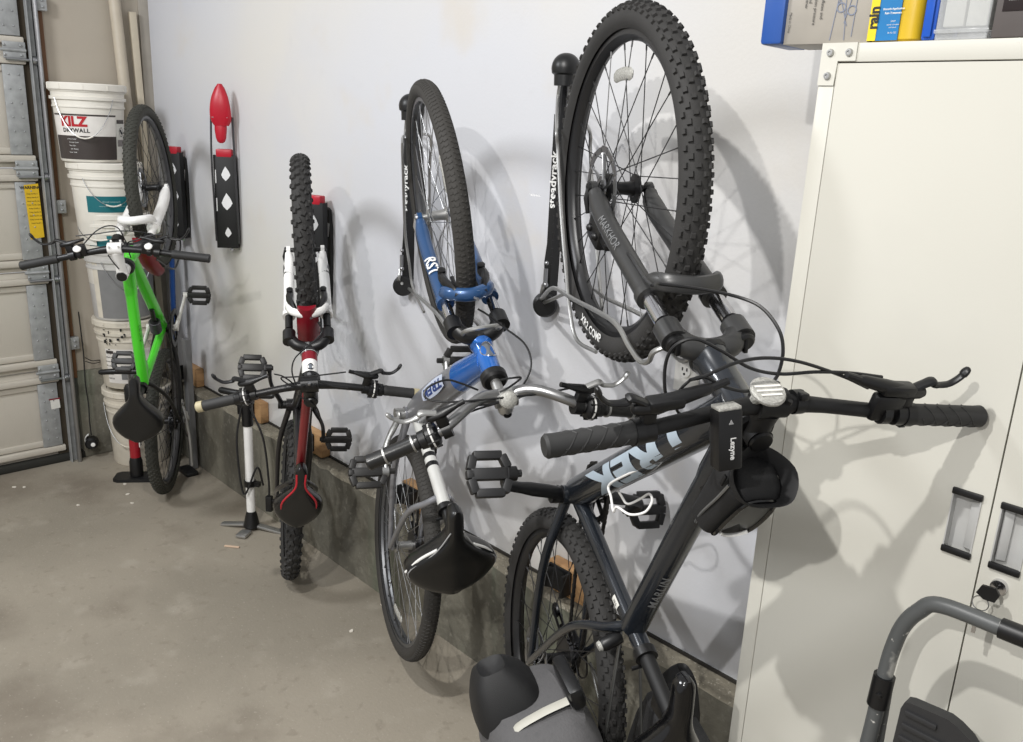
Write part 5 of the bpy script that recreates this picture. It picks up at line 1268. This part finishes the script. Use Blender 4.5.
# window on the top face with a raised rim
def topz(x): 
    t = (x+.085)/.185; return .105*(1-.42*t**1.5)*min(1, .55+t*4)*min(1, .35+(1-t)*4.5)
wp = [(-.050, .026), (-.058, .0), (-.050, -.026), (.0, -.034), (.055, -.030), (.080, -.018), (.084, 0), (.080, .018), (.055, .030), (.0, .034)]
wp3 = [V(x, y, topz(x)+.0035) for x, y in wp]
mb = MB(); cen = V(.01, 0, topz(.01)+.0045); sp_ = spline(wp3, 4, True); vs = sp_+[cen]; mb._new(vs, [(i, (i+1) % len(sp_), len(sp_)) for i in range(len(sp_))]); mb.build('phone_window', mat('glossy window film', (12, 12, 13), .30), bag, sharp=80)
mb = MB(); mb.tube(sp_, .0042, 8, closed=True); mb.build('window_rim', M_blkg, bag)
mb = MB(); mb.tube(spline([V(.050, .026, topz(.050)+.007), V(.062, .010, topz(.062)+.007), V(.062, -.010, topz(.062)+.007), V(.050, -.026, topz(.050)+.007)], 5), .0040, 6, flat=.6); mb.build('reflective_strip', M_white, bag)
for s in (1, -1):
    mb = MB(); mb.tube(spline([V(-.06, s*.047, .070), V(-.02, s*.0485, .062), V(.04, s*.047, .044), V(.085, s*.038, .03)], 5), .0028, 6); mb.build('zipper', mat('silver zip', (150, 152, 154), .3, .8) if s > 0 else M_blk, bag)
mb = MB(); mb.box((-.06, .052, .058), (.022, .004, .008), bev=.001); mb.build('zip_pull', M_blkm, bag)
mb = MB(); mb.tube(spline([V(-.10, .0, .030), V(-.085, .050, .065), V(-.06, .040, .104), V(-.055, 0, .112), V(-.06, -.040, .104), V(-.085, -.050, .065)], 6, True), .020, 8, closed=True, flat=.12, up=XAX); mb.build('strap', mat('webbing strap', (26, 26, 27), .7), bag)
for x in (-.06, .04):
    mb = MB(); mb.tube([V(x, .024*math.cos(a), -.022+.030*math.sin(a)) for a in [2*PI*k/20 for k in range(20)]], .012, 6, closed=True, flat=.15, up=XAX); mb.build('tube_strap', M_blkm, bag)
# wire bottle cage on the down tube
dtp = s4['dtp']; dd = (dtp[-1]-dtp[0]).normalized(); dup = (ZAX-dd*ZAX.dot(dd)).normalized()
LC = lambda px, py, y: s4['LP'](px, py, y)
mb = MB()
cg = [LC(641, 468, .0), LC(624, 474, .018), LC(610, 484, .03), LC(613, 512, .04), LC(628, 504, .03), LC(640, 500, .0), LC(648, 495, -.03), LC(646, 505, -.034), LC(630, 514, .0), LC(616, 508, .03)]
mb.tube(spline([LC(640, 469, .02), LC(626, 475, .026), LC(609, 485, .03), LC(611, 497, .032), LC(613.5, 511.5, .034), LC(617, 507, .034), LC(630, 514.5, .02), LC(645, 512, .0), LC(652, 501, -.02), LC(649, 494, -.03), LC(640, 499, -.03), LC(628, 504, -.02), LC(622, 497, -.015), LC(615, 482, .0), LC(626, 473, .01), LC(641, 467, .012)], 6), .0026, 8)
mb.build('bottle_cage', M_wpaint, s4['root'])
# luggage rack over the rear wheel
rr = s4['g']['rw']
mb = MB()
for s in (1, -1):
    mb.tube(spline([V(.06, s*.045, rr+.02), V(.02, s*.05, rr+.035), V(-.30, s*.05, rr+.03), V(-.33, s*.03, rr+.03), V(-.34, 0, rr+.03)], 5), .005, 8)
    for xx in (-.02, -.16): mb.tube([V(xx, s*.05, rr+.035), V(-.01, s*.085, .02)], .0045, 8, flat=.6)
    mb.tube([V(.05, s*.045, rr+.024), P4['sc']+V(-.02, s*.02, .0)], .0045, 8, flat=.6)
for xx in (.0, -.10, -.2): mb.tube([V(xx, .05, rr+.034), V(xx, -.05, rr+.034)], .0045, 8)
mb.build('luggage_rack', mat('grey rack alloy', (112, 112, 110), .4, .8), s4['root'])
# panniers
def pannier(s, label, main):
    t = thing('pannier_bag', label, 'pannier', M4 @ Matrix.Translation((.066 if s > 0 else -.05, s*(.050 if s > 0 else .065), .395)) @ Matrix.Rotation(R(22 if s > 0 else -4), 4, 'Z') @ Matrix.Diagonal((1, .98 if s > 0 else .5, .92 if s > 0 else .8, 1)), 'panniers on the rear of the dark trail bike')
    def ring(x, y0, y1, z0, z1, e=.62, k_=28):
        cy, cz, hy, hz = (y0+y1)/2, (z0+z1)/2, (y1-y0)/2, (z1-z0)/2
        return [V(x, s*(cy+hy*abs(math.cos(a))**e*(1 if math.cos(a) > 0 else -1)), cz+hz*abs(math.sin(a))**e*(1 if math.sin(a) > 0 else -1)) for a in [2*PI*q/k_ for q in range(k_)]]
    mb = MB(); mb.loft([ring(*p) for p in ((.185, .03, .16, -.12, .06), (.165, .005, .19, -.15, .10), (.11, -.01, .215, -.17, .135), (.02, -.015, .225, -.18, .15), (-.10, -.015, .225, -.18, .15), (-.20, -.01, .21, -.17, .135), (-.245, .02, .18, -.13, .09))]); mb.build('bag_body', main, t)
    mb = MB(); mb.loft([ring(*p) for p in ((.15, .06, .21, -.172, .0), (.18, .065, .205, -.165, -.01), (.21, .08, .195, -.155, -.03), (.235, .10, .185, -.14, -.05), (.25, .115, .17, -.125, -.07), (.24, .13, .155, -.11, -.08))]); mb.build('roll_top', mat('black nylon', (17, 17, 18), .65), t)
    mb = MB(); mb.box((.20, s*.012, -.02), (.05, .03, .12), bev=.01); mb.build('rack_hook', M_blk, t)
    return t
M_pgrey = patch_mat('grey pannier cloth', [(5, 4, .45, .7, (92, 91, 92), .7, 2.), (60, 4, .5, .7, (70, 70, 71), .4, 4.)], (82, 81, 82), .75, .2, 260)
M_pdark = patch_mat('charcoal pannier cloth', [(5, 4, .45, .7, (52, 52, 53), .7, 2.)], (42, 42, 43), .8, .2, 260)
pan = pannier(1, 'grey and black pannier bag with a white reflective strip at the rear wheel', M_pgrey)
mb = MB(); mb.tube(spline([V(.196, .03, .022), V(.194, .09, .022), V(.180, .15, .022), V(.13, .205, .024)], 5), .011, 6, flat=.25, up=ZAX); mb.build('reflective_strip', mat('reflective tape', (176, 174, 164), .5), pan)
mb = MB(); mb.tube(spline([V(.13, .04, .128), V(.02, .03, .152), V(-.10, .03, .152), V(-.2, .03, .137)], 5), .010, 6, flat=.2, up=YAX); mb.build('strap', M_blkm, pan)
mb = MB(); mb.box((.02, .05, .156), (.045, .03, .012), bev=.004); mb.build('buckle', M_blk, pan)
pannier(-1, 'charcoal pannier bag on the wall side of the dark trail bike wheel', M_pdark)
# small tail light on the seat tube clamp
tl = s4['P']['sc']+V(-.035, .03, -.0)
mb = MB(); mb.lathe([(0, -.012), (.012, -.012), (.014, 0), (.014, .028), (.010, .034), (0, .034)], tl, V(-.3, .9, .1), 16); mb.build('tail_light', M_blk, s4['root'])
mb = MB(); mb.lathe([(0, 0), (.011, 0), (.009, .006), (0, .008)], tl+V(-.3, .9, .1).normalized()*.033, V(-.3, .9, .1), 16); mb.build('tail_light_lens', M_refl, s4['root'])
# ------------------------------------------------------------------ cables
cable(s4, 'brake_hose', [[LB(882, 377, .03), LB(850, 373, .03), LB(815, 372, .03), LB(780, 374, .02), LB(750, 368, .01), LB(720, 350, .0), LB(695, 339, -.01), LB(676, 345, -.02), LB(666, 362, -.03), LB(665, 390, -.03), LB(672, 408, -.03)],
    [LB(868, 388, .03), LB(842, 376, .03), LB(800, 362, .03), LB(765, 358, .03), LB(735, 363, .03), LB(705, 376, .03), LB(694, 379, .025)],
    [LB(690, 380, .03), LB(705, 377, .03), LB(722, 386, .03), LB(742, 391, .03), LB(756, 390, .02)]], .0026)
cable(s4, 'front_brake_hose', [[LB(770, 385, .02), LB(778, 374, .02), LB(783, 352, .02), LB(779, 330, .01), LB(762, 308, -.02), LB(738, 297, -.05), LB(700, 289, -.07), LB(660, 284, -.08), LB(648, 282, -.09), MS4 @ s4['B'](.062, .22, .03), MS4 @ s4['B'](.06, .12, -.02)]], .0026)
cable(s4, 'gear_cable', [[LB(690, 380, .03), LB(680, 390, .02), LB(676, 402, .0), LB(678, 412, -.02), LB(690, 420, -.04)]], .0022)
L3 = s3['L']
cable(s3, 'brake_cable', [[L3(580, 386, .02), L3(550, 392, .03), L3(520, 396, .03), L3(480, 400, .03), L3(450, 402, .02), L3(430, 400, .0), L3(424, 394, -.01), L3(430, 386, -.02), L3(446, 380, -.03), L3(460, 383, -.03), L3(478, 390, -.03)],
    [L3(462, 406, .02), L3(490, 404, .02), L3(520, 396, .02), L3(560, 395, .02), L3(578, 399, .02)],
    [L3(455, 418, .02), L3(475, 410, .02), L3(500, 402, .02), L3(516, 394, .01), L3(528, 376, .0), L3(531, 360, -.02), L3(524, 343, -.05), L3(505, 328, -.08), L3(488, 315, -.09), L3(478, 309, -.09)],
    [L3(500, 380, .0), L3(512, 378, .0), L3(521, 378, .0), L3(508, 388, .02), L3(500, 392, .02)]], .0023)
L2_ = s2['L']
cable(s2, 'brake_cable', [[L2_(274, 374, .02), L2_(282, 376, .02), L2_(290, 381, .02), L2_(296, 386, .01), L2_(292, 372, .0), L2_(294, 360, -.01), L2_(302, 351, -.03), L2_(312, 343, -.05), L2_(322, 332, -.07), L2_(318, 322, -.08)],
    [L2_(346, 372, .02), L2_(330, 374, .02), L2_(312, 376, .02), L2_(292, 377, .02), L2_(281, 378, .02), L2_(288, 384, .02), L2_(298, 386, .02)],
    [L2_(318, 381, .02), L2_(332, 386, .02), L2_(348, 388, .02)], [L2_(298, 396, .01), L2_(310, 402, .01), L2_(318, 410, -.02), L2_(323, 430, -.06)]], .0021)
L1_ = s1['L']
cable(s1, 'brake_cable', [[L1_(76, 236, .02), L1_(95, 234, .03), L1_(118, 231, .03), L1_(140, 232, .02), L1_(152, 236, .0), L1_(160, 243, -.02)],
    [L1_(82, 246, .02), L1_(95, 232, .03), L1_(107, 226, .02), L1_(118, 228, .0), L1_(125, 240, -.02), L1_(131, 252, -.03)],
    [L1_(162, 234, .02), L1_(148, 236, .02), L1_(136, 240, .02), L1_(127, 244, .0), L1_(131, 258, -.02)], [L1_(108, 255, .01), L1_(113, 262, .01), L1_(119, 269, .0)]], .0022)
# ------------------------------------------------------------------ lettering on the bikes
g4 = s4['g']
na, nb = .30, .93
a = dtp[0].lerp(dtp[-1], .06); b = dtp[0].lerp(dtp[-1], .88)
lettering([('TREK', .078, tube_text(a, b, .036, YAX*.80+ZAX*.60, .0), dict(cuts=3, bold=.0036, sx=2.35, space=1.04))], M_ltblue, s4['frm'])
a = tt0.lerp(tt1, .56); b = tt0.lerp(tt1, .92)
lettering([('MARLIN', .022, tube_text(b, a, .0265, YAX*.2+ZAX*.98, .0), dict(cuts=1, bold=.0003, sx=1.1, space=1.1))], M_grylett, s4['frm'])
mb = MB(); q = P4['bb'].lerp(P4['sc'], .86); dsv = P4['sd']; 
f_ = tube_text(q-dsv*.016, q+dsv*.016, .0180, YAX*.7+ZAX*.2)
mb._new([f_(V(x, y, 0)) for x in (-.014, .014) for y in (-.008, -.003, .003, .008)], [(i, i+1, i+5, i+4) for i in range(3)]); mb.build('size_sticker', M_card, s4['frm'])
lettering([('19.5', .009, tube_text(q-dsv*.016, q+dsv*.016, .0186, YAX*.7+ZAX*.2), dict(cuts=1))], M_blett, s4['frm'])
# fork leg lettering
B4 = s4['B']
a = B4(.062, .07, .022); b = B4(.062, .25, .022)
lettering([('MARKHOR', .022, tube_text(a, b, .0208, (P4['pf']*.55+YAX*.75)), dict(cuts=1, sx=1.0))], M_grylett, s4['fork_o'])
B3 = s3['B']; P3 = s3['P']
a = B3(.0555, .15, .0255); b = B3(.0555, .27, .0255)
lettering([('RST', .042, tube_text(a, b, .0205, (P3['pf']*.95+YAX*.30)), dict(cuts=2, bold=.001, sx=1.0))], M_wlett, s3['fork_o'])
# tyre lettering on the sidewall of the front wheel
def tyre_text(txt, size, r0, ang, y, parent, m_, bold=.0006):
    def f(p):
        a = ang-p.x/r0; rr = r0-p.y
        return V(math.cos(a)*rr, y-abs(p.y)*.10, math.sin(a)*rr)
    return lettering([(txt, size, f, dict(cuts=1, bold=bold))], m_, parent)
tyre_text('XR2 COMP', .026, g4['fw']-.043, R(186), .0292, s4['fw_o'], M_wlett)
# badges
def oval(o, n_, up_, w, h, mats, parent, name):
    x_, y_, z_ = frame(n_, up_); mb = MB(); k = 28
    ring = [o+x_*h*math.cos(2*PI*i/k)+y_*w*math.sin(2*PI*i/k)-z_*(.012*(math.sin(2*PI*i/k)**2))*(w/.02) for i in range(k)]
    mb._new(ring+[o+z_*.001], [(i, (i+1) % k, k) for i in range(k)]); mb.mi = 1
    mb.tube(ring, .0016, 6, closed=True); return mb.build(name, mats, parent)
hd3 = (P3['htb']+P3['htt'])/2
oval(hd3-P3['ax']*.012+P3['pf']*.0250, P3['pf'], P3['ax'], .017, .024, [mat('grey badge', (120, 126, 134), .3, .4), M_chrome], s3['frm'], 'head_badge')
lettering([('TREK', .0100, tube_text(hd3-P3['ax']*.012-YAX*.02+P3['pf']*.0265, hd3-P3['ax']*.012+YAX*.02+P3['pf']*.0265, .4, P3['pf']))], M_wlett, s3['frm'])
d3 = s3['dtp']; k0, k1 = int(len(d3)*.26), int(len(d3)*.58)
tv = tube_text(d3[k0], d3[k1], .032, (YAX*.95+ZAX*.15))
def along(p, pts=d3, k0=k0, k1=k1, r=.0410):
    t = (p.x+.075)/.15; t = min(.999, max(0, t)); f = k0+(k1-k0)*t; i = int(f); a, b = pts[i], pts[i+1]; o = a.lerp(b, f-i); d = (b-a).normalized()
    out = (YAX*.97+ZAX*.10); out = (out-d*out.dot(d)).normalized(); u = out.cross(d); th = p.y/r
    return o+(out*math.cos(th)+u*math.sin(th))*(r+.0015)
mb = MB(); g_ = [(-.055+.110*i/12, -.022+.044*j/6) for i in range(13) for j in range(7)]
mb._new([along(V(x, y*(1-.35*(x/.055)**2), 0)) for x, y in g_], [(i*7+j, i*7+j+1, i*7+j+8, i*7+j+7) for i in range(12) for j in range(6)]); mb.build('name_decal', mat('pale blue decal', (196, 206, 226), .35, coat=.3), s3['frm'])
for t_ in (.50, .60): mb = MB(); q = P3['bb'].lerp(P3['sc'], t_); mb.tube([q-P3['sd']*.008, q+P3['sd']*.008], .0181, 18); mb.build('tube_decal', M_blk, s3['frm'])
lettering([('TREK', .034, lambda p: along(p)+YAX*.0006, dict(cuts=2, bold=.0012, sx=1.15))], mat('blue lettering', (40, 62, 120), .4), s3['frm'])
B2 = s2['B']
for s_ in (1, -1):
    for a_ in (.055, .095): mb = MB(); mb.tube([B2(s_*.0545, a_, .024), B2(s_*.055, a_+(.026 if a_ < .09 else .006), .024)], .0172, 16); mb.build('fork_decal', M_grey, s2['low_o'])
P2_ = s2['P']; hd2 = (P2_['htb']+P2_['htt'])/2
mb = MB(); mb.tube([P2_['htb']+P2_['ax']*.008, P2_['htb']+P2_['ax']*.016], .0245, 20); mb.tube([P2_['htb']+P2_['ax']*.05, P2_['htt']-P2_['ax']*.006], .0232, 20); mb.build('head_tube_band', M_wpaint, s2['frm']); mb = MB(); mb.tube([P2_['htb']+P2_['ax']*.018, P2_['htb']+P2_['ax']*.05], .0230, 20); mb.build('head_tube_band', M_dred, s2['frm'])
oval(P2_['htb']+P2_['ax']*.082+P2_['pf']*.0248, P2_['pf'], P2_['ax'], .008, .011, [mat('grey badge', (120, 126, 134), .3, .4), M_blk], s2['frm'], 'head_badge')
d1 = s1['P']; ta = d1['htt'].lerp(d1['sc'], .35); tb = d1['htt'].lerp(d1['sc'], .72)
lettering([('trail comp', .018, tube_text(ta, tb, .0228, -YAX*.8+ZAX*.5), dict(cuts=1))], M_dgreen, s1['frm'])
# shock body and linkage of the green bike, kickstand
mb = MB(); q0 = s1['P']['bb'].lerp(s1['P']['sc'], .30)+V(.05, 0, .0); q1 = s1['P']['htb'].lerp(s1['P']['bb'], .62)+V(-.03, 0, .02)
mb.tube([q0, q0.lerp(q1, .5)], .019, 14); mb.tube([q0.lerp(q1, .5), q1], .010, 12); mb.build('frame_shock', M_blk, s1['root'])
mb = MB()
for k in range(7): 
    p = q0.lerp(q1, .08+.06*k); mb.lathe([(.019, -.003), (.024, -.002), (.024, .002), (.019, .003)], p, (q1-q0), 16)
mb.build('shock_spring', mat('grey spring', (90, 90, 92), .4, .6), s1['root'])
mb = MB(); mb.prism([(-.02, -.05), (.03, -.02), (.05, .05), (.03, .06), (.0, .0), (-.03, .02)], .012, mtx(s1['P']['sc']+V(.05, .006, -.03), XAX, ZAX, -YAX)); mb.build('linkage_plate', M_green, s1['root'])
mb = MB(); mb.tube(spline([V(.06, -.07, -.03), V(.0, -.085, -.02), V(-.10, -.10, -.01), V(-.22, -.105, -.0)], 5), [.008, .007, .0065, .006], 10); mb.build('kickstand', M_alu, s1['root'])
# ------------------------------------------------------------------ bits on the floor
random.seed(9); M_chip = mat('paper scrap', (214, 208, 196), .8)
def fl(px, py): return at(px, py, Vector((0, 0, .002)), ZAX)
spots = [(75, 459, 'scrap of pale debris on the floor by the garage door track'), (125, 484, 'small white chip on the floor before the red pump'), (128, 494, 'white chip on the floor nearer than the red pump'), (78, 505, 'pale curled scrap on the open floor left of the red pump'), (14, 487, 'tiny pale chip on the floor at the left edge'), (383, 605, 'white paint flake beside the city bike wheel'), (351, 631, 'tiny white flake on the open floor left of the city bike'), (24, 487, 'second tiny chip on the floor at the left edge'), (132, 503, 'white chip lowest of three before the green bike')]
for px, py, lb in spots:
    c_ = fl(px, py); mb = MB(); k = 7; s_ = .010
    mb.prism([(s_*random.uniform(.6, 1.3)*math.cos(2*PI*i/k), s_*random.uniform(.4, .9)*math.sin(2*PI*i/k)) for i in range(k)], .003, Matrix.Translation((c_.x, c_.y, .0004)) @ Matrix.Rotation(random.uniform(0, 3), 4, 'Z'))
    tag(mb.build('paper_scrap', M_chip), lb, 'scrap', 'pale scraps on the floor')
c_ = fl(232, 547); mb = MB(); mb.box((0, 0, .004), (.062, .009, .006), bev=.001); mb.xform(Matrix.Translation((c_.x, c_.y, .0005)) @ Matrix.Rotation(R(40), 4, 'Z'))
tag(mb.build('wood_splinter', mat('splinter wood', (205, 180, 156), .7)), 'short pale wood splinter on the floor before the white pump', 'splinter')
# ------------------------------------------------------------------ light
def area(name, loc, target, size, power, col, sy=None, spread=180):
    L_ = bpy.data.lights.new(name, 'AREA'); L_.energy = power; L_.color = col; L_.size = size
    L_.spread = R(spread)
    if sy: L_.shape = 'RECTANGLE'; L_.size_y = sy
    o = bpy.data.objects.new(name, L_); COL.objects.link(o); o.location = loc
    d = (Vector(target)-Vector(loc)).normalized(); o.rotation_euler = d.to_track_quat('-Z', 'Y').to_euler()
    return o
area('ceiling_lamp_or_fill', (4.22, -3.30, 2.98), (3.0, -.6, .0), .05, 31, (1, .98, .95), None, 140)
area('ceiling_lamp_or_fill', (3.44, -1.95, 3.05), (3.0, -1.1, .0), .05, 32, (1, .985, .96), None, 140)
area('ceiling_lamp_or_fill', (1.5, -2.4, 2.9), (1.0, -.2, .9), .5, 44, (.95, .97, 1))  # soft fill added to brighten the bikes and buckets at the left
w = bpy.data.worlds.new('world'); SC.world = w; w.use_nodes = True
w.node_tree.nodes['Background'].inputs[0].default_value = (.86, .86, .87, 1); w.node_tree.nodes['Background'].inputs[1].default_value = .58
SC.view_settings.view_transform = 'Standard'; SC.view_settings.look = 'None'; SC.view_settings.exposure = 0
